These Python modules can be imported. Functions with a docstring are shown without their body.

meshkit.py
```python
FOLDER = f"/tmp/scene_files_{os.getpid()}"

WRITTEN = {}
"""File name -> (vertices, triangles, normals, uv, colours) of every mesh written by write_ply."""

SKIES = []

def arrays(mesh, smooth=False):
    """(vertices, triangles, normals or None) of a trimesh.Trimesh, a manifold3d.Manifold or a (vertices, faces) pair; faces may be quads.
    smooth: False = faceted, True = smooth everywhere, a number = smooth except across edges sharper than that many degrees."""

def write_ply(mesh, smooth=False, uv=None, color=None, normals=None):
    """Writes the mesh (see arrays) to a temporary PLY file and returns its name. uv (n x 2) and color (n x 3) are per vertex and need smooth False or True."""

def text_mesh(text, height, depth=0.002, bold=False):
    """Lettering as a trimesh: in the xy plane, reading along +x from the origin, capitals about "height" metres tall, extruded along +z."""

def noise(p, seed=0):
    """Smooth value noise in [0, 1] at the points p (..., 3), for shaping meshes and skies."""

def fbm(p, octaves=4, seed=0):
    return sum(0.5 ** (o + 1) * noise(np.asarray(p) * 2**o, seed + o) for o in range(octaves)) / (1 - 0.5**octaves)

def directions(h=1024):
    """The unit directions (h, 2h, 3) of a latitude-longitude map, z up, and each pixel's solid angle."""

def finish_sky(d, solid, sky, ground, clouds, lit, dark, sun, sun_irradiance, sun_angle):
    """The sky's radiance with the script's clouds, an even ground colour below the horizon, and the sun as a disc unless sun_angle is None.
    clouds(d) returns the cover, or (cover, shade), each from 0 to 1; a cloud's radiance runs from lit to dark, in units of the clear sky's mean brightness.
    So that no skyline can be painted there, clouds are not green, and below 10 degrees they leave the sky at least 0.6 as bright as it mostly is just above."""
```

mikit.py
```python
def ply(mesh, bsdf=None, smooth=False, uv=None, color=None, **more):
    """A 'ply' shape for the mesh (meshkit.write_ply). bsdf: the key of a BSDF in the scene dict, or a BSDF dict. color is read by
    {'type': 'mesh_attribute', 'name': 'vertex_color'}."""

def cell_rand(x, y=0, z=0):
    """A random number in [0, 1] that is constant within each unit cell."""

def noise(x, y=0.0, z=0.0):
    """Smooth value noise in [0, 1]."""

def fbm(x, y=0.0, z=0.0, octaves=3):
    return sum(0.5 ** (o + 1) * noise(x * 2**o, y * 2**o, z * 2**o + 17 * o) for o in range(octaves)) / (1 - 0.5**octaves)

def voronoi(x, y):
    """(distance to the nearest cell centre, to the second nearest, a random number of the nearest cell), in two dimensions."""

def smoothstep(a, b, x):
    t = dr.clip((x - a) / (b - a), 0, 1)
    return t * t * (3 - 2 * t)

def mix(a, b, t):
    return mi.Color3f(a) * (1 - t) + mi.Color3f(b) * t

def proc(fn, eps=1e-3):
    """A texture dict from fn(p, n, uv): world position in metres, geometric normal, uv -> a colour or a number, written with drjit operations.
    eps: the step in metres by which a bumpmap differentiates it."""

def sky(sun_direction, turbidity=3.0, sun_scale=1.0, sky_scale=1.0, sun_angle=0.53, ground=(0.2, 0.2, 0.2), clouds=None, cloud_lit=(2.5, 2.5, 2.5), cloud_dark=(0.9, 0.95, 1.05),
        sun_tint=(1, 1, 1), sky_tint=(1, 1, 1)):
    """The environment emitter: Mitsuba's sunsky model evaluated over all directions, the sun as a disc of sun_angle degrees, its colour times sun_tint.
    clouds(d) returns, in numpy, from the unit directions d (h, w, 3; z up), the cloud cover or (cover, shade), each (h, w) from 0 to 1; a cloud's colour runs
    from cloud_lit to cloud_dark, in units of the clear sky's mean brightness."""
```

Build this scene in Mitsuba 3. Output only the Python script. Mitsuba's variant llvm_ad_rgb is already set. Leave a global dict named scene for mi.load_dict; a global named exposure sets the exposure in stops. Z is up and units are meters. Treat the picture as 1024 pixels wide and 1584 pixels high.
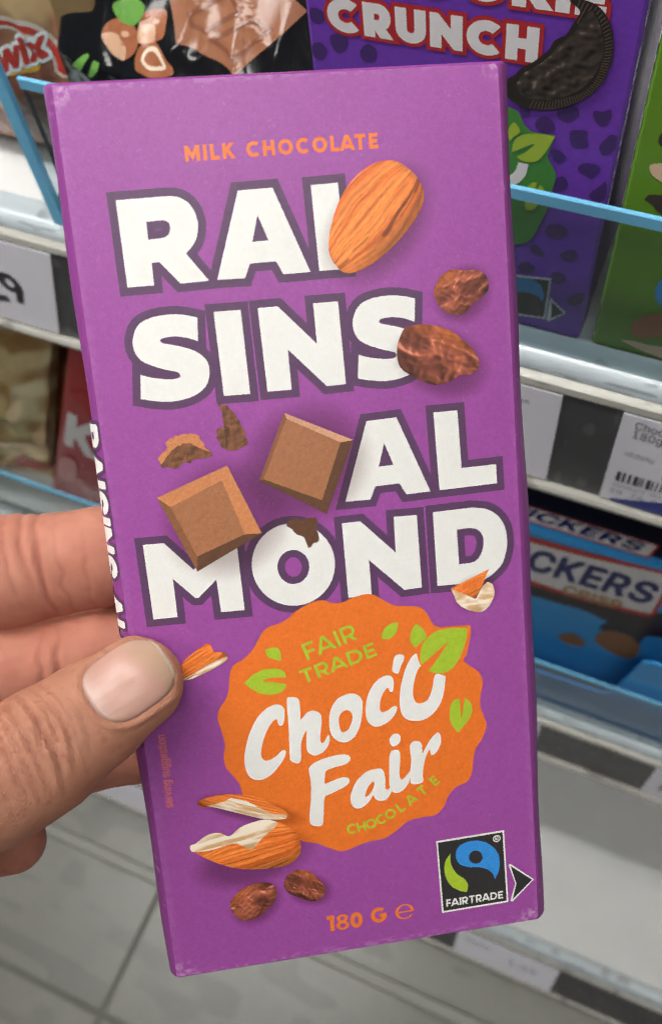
import math, numpy as np, trimesh, mitsuba as mi, mikit, meshkit, drjit as dr
from mikit import proc, noise, fbm, voronoi, smoothstep, mix, cell_rand
import shapely
from shapely.geometry import Polygon, box as sbox, Point, LineString
from shapely.ops import unary_union
from shapely import affinity
rng = np.random.default_rng(7)
scene, labels = {}, {}
T = mi.ScalarTransform4f

# ------------------------------------------------------------------ camera, lamps, exposure
EYE = np.array([0.0, -0.2015, 0.295])
RIGHT = np.array([0.91575104, 0.39251948, -0.08560667])
UP = np.array([-0.30194089, 0.81300812, 0.49784485])
AHEAD = np.array([-0.26501272, 0.43005378, -0.86303071])
scene['camera'] = {'type': 'thinlens', 'fov': 37.69, 'fov_axis': 'x', 'aperture_radius': 0.00088, 'focus_distance': 0.212,
                   'near_clip': 0.02, 'far_clip': 20.0,
                   'to_world': T().look_at(origin=EYE.tolist(), target=(EYE + AHEAD).tolist(), up=UP.tolist())}
exposure = 0.86
LAMP = [4.6, 4.5, 4.3]
def lamp(x, y, z, hx, hy, k=1.0):
    return {'type': 'rectangle', 'to_world': T().translate([x, y, z]).rotate([1, 0, 0], 180).scale([hx, hy, 1]),
            'emitter': {'type': 'area', 'radiance': {'type': 'rgb', 'value': [c * k for c in LAMP]}}}
LAMPS = [(-0.9, -0.15, 2.1, 0.60, 0.10, 1.5), (0.9, -0.15, 2.1, 0.6, 0.10, 0.7), (-0.9, -1.4, 2.1, 0.6, 0.15, 1.5), (0.75, -1.0, 2.1, 0.6, 0.22, 1.25)]
for i, a in enumerate(LAMPS):
    key = 'ceiling_lamp' + ('_%03d' % i if i else '')
    scene[key] = lamp(*a)
    labels[key] = {'label': 'flat white ceiling lamp panel over the %s' % ('left of the shelf', 'right of the shelf', 'left of the aisle', 'right of the aisle')[i], 'category': 'lamp', 'group': 'ceiling lamps above the aisle'}
# the strip light that lights the shelf front
scene['strip_light__diffuser'] = {'type': 'rectangle', 'to_world': T().translate([-0.40, -0.085, 0.62]).rotate([1, 0, 0], 180).scale([0.42, 0.012, 1]),
                                  'emitter': {'type': 'area', 'radiance': {'type': 'rgb', 'value': [40.0, 39.4, 38.4]}}}
labels['strip_light'] = {'label': 'narrow white strip light hanging in front of the shelf unit', 'category': 'lamp'}
scene['store_light'] = {'type': 'constant', 'radiance': {'type': 'rgb', 'value': [0.045, 0.046, 0.047]}}

# ------------------------------------------------------------------ materials
def rgb(*c): return {'type': 'rgb', 'value': list(c)}
def mat(key, base, rough=0.5, **kw):
    scene[key] = {'type': 'twosided', 'bsdf': {'type': 'principled', 'base_color': rgb(*base) if isinstance(base, (tuple, list)) else base, 'roughness': rough, **kw}}
    return key
def srgb(r, g, b):
    return tuple(((c / 255) / 12.92 if c <= 10 else ((c / 255 + 0.055) / 1.055) ** 2.4) for c in (r, g, b))

def metal_paint(p, n, uv):
    return mi.Color3f(0.64, 0.645, 0.63) * (0.92 + 0.12 * fbm(p.x * 40, p.y * 40, p.z * 40))
mat('m_shelf', proc(metal_paint), 0.38, specular=0.5)
mat('m_lip', proc(lambda p, n, uv: mi.Color3f(0.42, 0.47, 0.49) * (0.80 + 0.26 * fbm(p.x * 35, p.y * 300, p.z * 300)) * (1 - 0.35 * smoothstep(0.70, 0.85, noise(p.x * 160, 3.0, p.z * 900)))), 0.25, specular=0.5)
mat('m_beige', proc(lambda p, n, uv: mi.Color3f(0.36, 0.35, 0.31) * (0.72 + 0.4 * fbm(p.x * 50, p.y * 50, p.z * 400)) * (1 - 0.4 * smoothstep(0.72, 0.85, noise(p.x * 120, 7.0, p.z * 600)))), 0.5)
mat('m_rail', proc(lambda p, n, uv: mi.Color3f(0.055, 0.055, 0.06) * (0.8 + 0.5 * fbm(p.x * 60, p.y * 60, p.z * 60)) + 0.035 * smoothstep(0.74, 0.9, noise(p.x * 400, 2.0, p.z * 90))), 0.35)
mat('m_paper', (0.76, 0.75, 0.81), 0.55)
mat('m_print_dark', (0.03, 0.03, 0.035), 0.5)
mat('m_print_grey', (0.25, 0.25, 0.28), 0.5)
mat('m_label_blue', (0.02, 0.03, 0.25), 0.4)
mat('m_edge_blue', proc(lambda p, n, uv: mi.Color3f(0.15, 0.45, 0.68) * (0.86 + 0.28 * noise(p.x * 70, p.y * 70, p.z * 70))), 0.3)
mat('m_clip_green', (0.03, 0.09, 0.05), 0.5)
mat('m_back', (0.10, 0.10, 0.10), 0.6)
scene['m_acrylic'] = {'type': 'thindielectric', 'int_ior': 1.49, 'specular_transmittance': rgb(0.62, 0.72, 0.76)}
def floor_tile(p, n, uv):
    g = fbm(p.x * 9, p.y * 9, 3.0, octaves=4)
    return mi.Color3f(0.205, 0.203, 0.178) * (0.78 + 0.40 * g) * (1 - 0.18 * smoothstep(0.55, 0.75, noise(p.x * 26, p.y * 70, 1.0))) * (0.93 + 0.14 * noise(p.x * 900, p.y * 900, 2.0))
mat('m_tile', proc(floor_tile), 0.32, specular=0.45)
mat('m_grout', (0.15, 0.15, 0.13), 0.8)
mat('m_trim', (0.24, 0.24, 0.21), 0.4)

# ------------------------------------------------------------------ helpers
def put(key, mesh, bsdf, smooth=False, **kw):
    scene[key] = mikit.ply(mesh, bsdf, smooth, **kw)
    return key
def numbered(name):
    if name not in scene and not any(k.startswith(name + '__') for k in scene) and name not in labels: return name
    i = 1
    while f'{name}_{i:03d}' in scene or f'{name}_{i:03d}' in labels: i += 1
    return f'{name}_{i:03d}'
def tag(key, label, cat=None, group=None, kind=None):
    labels[key] = {k: v for k, v in (('label', label), ('category', cat), ('group', group), ('kind', kind)) if v}
def block(x0, x1, y0, y1, z0, z1, b=0.0012):
    """A box with chamfered edges."""
    import manifold3d as m3
    c, s = np.array([(x0 + x1) / 2, (y0 + y1) / 2, (z0 + z1) / 2]), np.array([x1 - x0, y1 - y0, z1 - z0]) / 2
    b = min(b, 0.45 * s.min())
    pts = []
    for sx in (-1, 1):
        for sy in (-1, 1):
            for sz in (-1, 1):
                for k in range(3):
                    e = s - b; e[k] = s[k]
                    pts.append(c + e * (sx, sy, sz))
    h = trimesh.convex.convex_hull(np.array(pts))
    return h
def profile(points, x0, x1):
    """A prism along x with the given (y, z) outline."""
    m = trimesh.creation.extrude_polygon(Polygon(points), x1 - x0, engine='earcut')
    v = m.vertices.copy()
    m.vertices = np.stack([v[:, 2] + x0, v[:, 0], v[:, 1]], 1)
    m.invert() if m.volume < 0 else None
    return m
def rings_poly(r):
    q = [np.array(a).reshape(-1, 2) for a in r]
    g = Polygon(q[0]).buffer(0)
    for hole in q[1:]: g = g.difference(Polygon(hole).buffer(0))
    return g
def tri2d(g):
    parts = [a for a in (g.geoms if hasattr(g, 'geoms') else [g]) if a.geom_type == 'Polygon' and a.area > 1e-9]
    vs, fs, at = [], [], 0
    for a in parts:
        v, f = trimesh.creation.triangulate_polygon(a, engine='earcut')
        f = np.asarray(f)
        d1, d2 = v[f[:, 1]] - v[f[:, 0]], v[f[:, 2]] - v[f[:, 0]]
        neg = d1[:, 0] * d2[:, 1] - d1[:, 1] * d2[:, 0] < 0
        f[neg] = f[neg][:, ::-1]
        vs.append(v); fs.append(f + at); at += len(v)
    return np.vstack(vs), np.vstack(fs)
TEXT = {}
def text_poly(text, height, weight=0.0, bold=True, slant=0.0):
    """Lettering as a flat outline, capitals `height` tall, thickened by weight (a fraction of the height)."""
    if (text, bold) not in TEXT:
        m = meshkit.text_mesh(text, 1.0, 0.01, bold)
        top = m.triangles[(m.face_normals[:, 2] > 0.9)]
        TEXT[text, bold] = shapely.coverage_union_all([Polygon(t[:, :2]) for t in top]).buffer(0.001)
        if len(text) == 1: pass
        elif 'I' in text:                                  # a plain upright I without serifs
            x, out = 0.0, []
            for ch in text:
                if ch == ' ': x += 0.42; continue
                if ch == 'I': w = sbox(0, -0.03 * bold, 0.13 + 0.06 * bold, 1 + 0.03 * bold)
                else: w = text_poly(ch, 1.0, 0, bold)
                b = w.bounds
                out.append(affinity.translate(w, x - b[0], 0)); x += b[2] - b[0] + (0.10 if ch in 'ATLVY' else 0.165)
            TEXT[text, bold] = unary_union(out)
    g = TEXT[text, bold]
    g = affinity.affine_transform(g, [height, height * slant, 0, height, 0, 0])
    return g.buffer(weight * height) if weight else g
def strokes(text, height, sw=0.2, track=0.12):
    """Plain geometric capitals drawn with strokes sw thick (a fraction of the height)."""
    a, b, x, out = sw / 2, 1 - sw / 2, 0.0, []
    def arc(cx, cy, rx, ry, t0, t1, n=40):
        t = np.radians(np.linspace(t0, t1, n)); return list(zip(cx + rx * np.cos(t), cy + ry * np.sin(t)))
    r = 0.5 - a
    G = {'I': (sw, [[(a, -.2), (a, 1.2)]]), 'L': (.60, [[(a, 1.2), (a, a), (.60, a)]]), 'T': (.74, [[(0, b), (.74, b)], [(.37, b), (.37, -.2)]]),
         'E': (.62, [[(.62, b), (a, b), (a, a), (.62, a)], [(a, .5), (.57, .5)]]), 'F': (.60, [[(.60, b), (a, b), (a, -.2)], [(a, .47), (.55, .47)]]),
         'H': (.80, [[(a, -.2), (a, 1.2)], [(.80 - a, -.2), (.80 - a, 1.2)], [(a, .5), (.80 - a, .5)]]),
         'K': (.80, [[(a, -.2), (a, 1.2)], [(a, .42), (.82, 1.22)], [(.30, .58), (.84, -.22)]]),
         'M': (1.0, [[(a, -.2), (a, b + .1), (.5, .30), (1 - a, b + .1), (1 - a, -.2)]]),
         'N': (.84, [[(a, -.2), (a, b), (.84 - a, a), (.84 - a, 1.2)]]),
         'A': (.98, [[(a * .55 - .06, -.2), (.49, 1.05), (.98 - a * .55 + .06, -.2)], [(.22, .27), (.76, .27)]]),
         'O': (1.0, [arc(.5, .5, r, r, 0, 360)]), '0': (.72, [arc(.36, .5, .36 - a, r, 0, 360)]),
         'C': (.88, [arc(.5, .5, r, r, 46, 314)]), 'G': (.95, [arc(.5, .5, r, r, 46, 352), [(.52, .46), (.95, .46)]]),
         'D': (.86, [[(a, a), (a, b), (.36, b)] + arc(.36, .5, .50 - a, r, 90, -90) + [(.36, a), (a, a), (a, .5)]]),
         'R': (.76, [[(a, -.2), (a, b), (.42, b)] + arc(.42, .5 + (b - .38) / 2 - .12 + .0, .30 - a + .02, (b - .38) / 2, 90, -90) + [(a, .38)], [(.34, .42), (.74, -.2)]]),
         'U': (.80, [[(a, 1.2), (a, .40)] + arc(.40, .40, .40 - a, .40 - a, 180, 360) + [(.80 - a, 1.2)]]),
         '1': (.42, [[(.42 - a, -.2), (.42 - a, 1.2)], [(.42 - a, b), (0, b)]]), '8': (.70, [arc(.35, .27, .35 - a, .27 - a + .0, 0, 360), arc(.35, .745, .31 - a, .255 - a, 0, 360)]), ' ': (.34, [])}
    for i, ch in enumerate(text):
        nxt = text[i + 1:i + 2]
        w, ls = G[ch]
        if ls:
            if ch == '8':
                e = lambda cy, rx, ry: affinity.translate(affinity.scale(Point(0, 0).buffer(1, 24), rx, ry), .37, cy)
                g = e(.735, .32, .265).union(e(.285, .37, .285)).difference(e(.735, .32 - 1.7 * a, .265 - 1.15 * a)).difference(e(.275, .37 - 1.75 * a, .285 - 1.25 * a))
            else:
                ring = lambda l: math.dist(l[0], l[-1]) < 1e-6
                g = unary_union([(Polygon(l).exterior if ring(l) else LineString(l)).buffer(a, cap_style=2, join_style=1 if ch in 'OCG0' else 2, mitre_limit=4) for l in ls]).intersection(sbox(-.1, 0, 2, 1))
            out.append(affinity.translate(g, x, 0))
        x += w + track * (0.2 if ch + nxt in ('LA', 'AT', 'FA', 'TA', 'RA', 'LT') else 0.7 if 'A' in (ch, nxt) else 1)
    return affinity.scale(unary_union(out), height, height, origin=(0, 0))
def fit_strokes(text, x0, y0, x1, y1, height, sw=0.2, track=0.12):
    g = strokes(text, height, sw, track); b = g.bounds; L = math.hypot(x1 - x0, y1 - y0)
    g = affinity.scale(affinity.translate(g, -b[0], 0), L / (b[2] - b[0]), 1, origin=(0, 0))
    return place(g, x0, y0, math.degrees(math.atan2(y1 - y0, x1 - x0)))
def place(g, x, y, angle=0.0, anchor=None):
    if anchor == 'mid':
        b = g.bounds; g = affinity.translate(g, -(b[0] + b[2]) / 2, 0)
    return affinity.translate(affinity.rotate(g, angle, origin=(0, 0)), x, y)
def fit_text(text, x0, y0, x1, y1, height, weight=0.0, slant=0.0, bold=True):
    """Lettering whose baseline runs from (x0, y0) to (x1, y1)."""
    g = text_poly(text, height, weight, bold, slant)
    b = g.bounds; L = math.hypot(x1 - x0, y1 - y0)
    g = affinity.scale(affinity.translate(g, -b[0], 0), L / (b[2] - b[0]), 1, origin=(0, 0))
    return place(g, x0, y0, math.degrees(math.atan2(y1 - y0, x1 - x0)))
def wall_print(key, g, Y, bsdf, lift=0.0003):
    """Flat print on an upright front at depth Y: outline in mm (x, z), facing -y."""
    v, f = tri2d(g)
    put(key, (np.stack([v[:, 0] / 1000, np.full(len(v), Y - lift), v[:, 1] / 1000], 1), f), bsdf)

# ------------------------------------------------------------------ the setting: floor and shelf unit
put('floor', block(-1.6, 1.2, -1.6, 0.6, -0.73, -0.7012), 'm_grout')
labels['floor'] = {'kind': 'structure'}
xs = [-1.494, -0.894, -0.294, 0.306, 0.906]; ys = [-1.478, -0.878, -0.278, 0.322]
n = 0
for i in range(4):
    for j in range(3):
        k = 'floor__tile' + ('_%03d' % n if n else ''); n += 1
        put(k, block(xs[i] + .0025, xs[i + 1] - .0025, ys[j] + .0025, ys[j + 1] - .0025, -0.7035, -0.700, 0.0012), 'm_tile')

tag('shelf_unit', 'grey metal supermarket shelf unit with dark label rails', 'shelf')
X0, X1 = -1.1, 0.75
def shelf(z, y, num, depth=0.42, tilt=0.0):
    s = '' if num == 0 else '_%03d' % num
    put('shelf_unit__board' + s, block(X0, X1, y + 0.0165, y + depth, z - 0.022, z, 0.001), 'm_shelf')
    # rounded front lip above the rail: cool grey bull-nose, then a matt step
    lip = [(y + 0.016, z + 0.002), (y + 0.010, z + 0.0015), (y + 0.0065, z + 0.0002), (y + 0.0045, z - 0.002), (y + 0.004, z - 0.0045), (y + 0.016, z - 0.0045)]
    put('shelf_unit__front_lip' + s, profile(lip, X0, X1), 'm_lip', smooth=50)
    put('shelf_unit__lip_step' + s, profile([(y + 0.0155, z - 0.0047), (y + 0.0036, z - 0.0047), (y + 0.0012, z - 0.0058), (y + 0.0005, z - 0.0082), (y + 0.0155, z - 0.0082)], X0, X1), 'm_beige', smooth=40)
    t = tilt
    put('shelf_unit__price_rail' + s, profile([(y + 0.014, z - 0.0084), (y + 0.0012, z - 0.0084), (y + 0.0012 - t, z - 0.0640), (y + 0.014 - t, z - 0.0640)], X0, X1), 'm_rail')
    put('shelf_unit__rail_foot' + s, profile([(y + 0.013 - t, z - 0.0642), (y - 0.0016 - t, z - 0.0642), (y - 0.0026 - t, z - 0.0655), (y - 0.0016 - t, z - 0.0685), (y + 0.013 - t, z - 0.0685)], X0, X1), 'm_beige', smooth=40)
ZS = [0.0365, -0.2925, -0.6215]
shelf(ZS[0], 0.0, 0); shelf(ZS[1], 0.0, 1); shelf(ZS[2], -0.088, 2, 0.51, 0.014)
put('shelf_unit__back_panel', block(X0, X1, 0.425, 0.44, -0.69, 0.6), 'm_back')
put('shelf_unit__kick_plate', block(X0, X1, -0.045, -0.035, -0.6995, -0.644), 'm_trim')
put('shelf_unit__floor_strip', block(X0, X1, -0.158, -0.146, -0.6995, -0.692, 0.003), 'm_trim')

# clear acrylic fronts with a blue top edge, and the blue-edged divider at the left
def acrylic(name, label, x0, x1, y, z0, z1):
    tag(name, label, 'shelf divider')
    v = np.array([(x0, y, z0), (x1, y, z0), (x1, y, z1 - 0.0045), (x0, y, z1 - 0.0045)])
    put(name + '__clear_panel', (v, np.array([[0, 1, 2, 3]])), 'm_acrylic')
    put(name + '__blue_edge', block(x0, x1, y - 0.0008, y + 0.0008, z1 - 0.0045, z1 - 0.0003, 0.0003), 'm_edge_blue')
acrylic('product_stop', 'clear acrylic product stop with blue top edge in front of the purple and green cartons', -0.2190, 0.70, 0.0085, 0.0372, 0.1033)
acrylic('product_stop_001', 'clear acrylic product stop with blue top edge before the blue snack boxes', -0.90, 0.70, 0.0085, -0.2920, -0.2215)
tag('side_divider', 'clear upright divider with blue vertical edge left of the held bar', 'shelf divider')
put('side_divider__clear_panel', (np.array([(-0.2270, 0.012, 0.0372), (-0.2270, 0.30, 0.0372), (-0.2270, 0.30, 0.20), (-0.2270, 0.012, 0.20)]), np.array([[0, 1, 2, 3]])), 'm_acrylic')
put('side_divider__blue_edge', block(-0.2302, -0.2250, 0.0075, 0.0105, 0.0372, 0.20, 0.0004), 'm_edge_blue')
put('side_divider__grey_edge', block(-0.2196, -0.2180, 0.0090, 0.0100, 0.0372, 0.1033, 0.0002), 'm_rail')
put('side_divider__foot', block(-0.231, -0.214, 0.010, 0.02, 0.0368, 0.0450, 0.001), 'm_clip_green')

# price labels in the rails
def price_label(name, label, x0, x1, zc, y=0.0012, h=0.0535, tilt=0.0, gap=0.0008, skew=0.0):
    tag(name, label, 'price label')
    z0, z1 = zc - h / 2, zc + h / 2
    f = lambda z: y - gap - tilt * (z1 - z) / h
    card = profile([(f(z1), z1), (f(z0), z0), (f(z0) + 0.0006, z0), (f(z1) + 0.0006, z1)], x0, x1)
    card.vertices[:, 0] += skew * (card.vertices[:, 2] - zc) / h     # a card that sits crooked in its rail
    put(name + '__card', card, 'm_paper')
    def pr(part, g, bsdf='m_print_dark'):
        v, fc = tri2d(g)
        z = v[:, 1] / 1000
        k = numbered(name + '__' + part)
        put(k, (np.stack([v[:, 0] / 1000, f(z) - 0.00025, z], 1), fc), bsdf)
    return pr
RZ = [ZS[0] - 0.0362, ZS[1] - 0.0362, ZS[2] - 0.0362]
pr = price_label('price_label', 'white price label ending in 29 at the left edge of the top rail', -0.330, -0.2400, RZ[0], skew=0.0165)
pr('price_number', fit_text('29', -278.5, -13.6, -254.5, -8.8, 16.5, 0.022))
pr = price_label('price_label_001', 'white price label just right of the held bar on the top rail', -0.115, -0.0268, RZ[0])
pr('printed_line', fit_text('van', -43.5, 18.3, -37.6, 18.3, 2.0, bold=False))
pr = price_label('price_label_002', 'white price label with barcode and blue corner at the right of the top rail', -0.0062, 0.082, RZ[0])
pr('printed_line', fit_text('Choco-a', -1.4, 20.6, 15.5, 20.6, 4.0, bold=False))
pr('printed_line', fit_text('180g van', -1.4, 15.6, 17.0, 15.6, 4.0, bold=False))
pr('printed_line', fit_text('48.80/kg', -2.0, 4.6, 8.0, 4.2, 2.6, bold=False), 'm_print_grey')
pr('price_number', fit_text('1', 12.6, -3.4, 17.5, -3.4, 11))
bars, x = [], -2.4
while x < 30:
    w = float(rng.choice([0.5, 0.5, 0.9, 1.4])); bars.append(sbox(x, -12.4, x + w, -6.4)); x += w + float(rng.choice([0.5, 0.8, 1.1]))
pr('barcode', unary_union(bars))
pr('printed_line', fit_text('20206302  004 176', -3.0, -16.0, 20, -16.0, 1.8, bold=False), 'm_print_grey')
pr('printed_line', fit_text('28  74  8', -3.4, -20.6, 14, -20.6, 2.6, bold=False), 'm_print_grey')
pr('blue_corner', Polygon([(-2, -26.3), (81, -26.3), (81, -6), (18, -17.5), (-2, -25)]), 'm_label_blue')
pr = price_label('price_label_003', 'white price label on the middle rail beside the held bar', -0.09, 0.0, RZ[1])
pr = price_label('price_label_004', 'white price label at the right end of the middle rail', 0.0715, 0.16, RZ[1])
pr('price_number', fit_text('1', 79, -338, 82, -338, 9))
pr = price_label('price_label_005', 'white price label on the lowest rail below the held bar', -0.012, 0.078, RZ[2], y=-0.0880 + 0.0012 - 0.001, tilt=0.0135, h=0.050)
pr('printed_line', fit_text('Choco', -5, -650, 18, -650, 8, bold=False), 'm_print_grey')
pr('price_number', fit_text('1.49', 36, -660, 62, -660, 10, bold=False), 'm_print_grey')
pr = price_label('price_label_006', 'white price label on the lowest rail at left below the hand', -0.42, -0.24, RZ[2], y=-0.0880 + 0.0012 - 0.001, tilt=0.0135, h=0.050)
pr('price_number', fit_text('1.89', -300, -660, -274, -660, 10, bold=False), 'm_print_grey')

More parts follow.
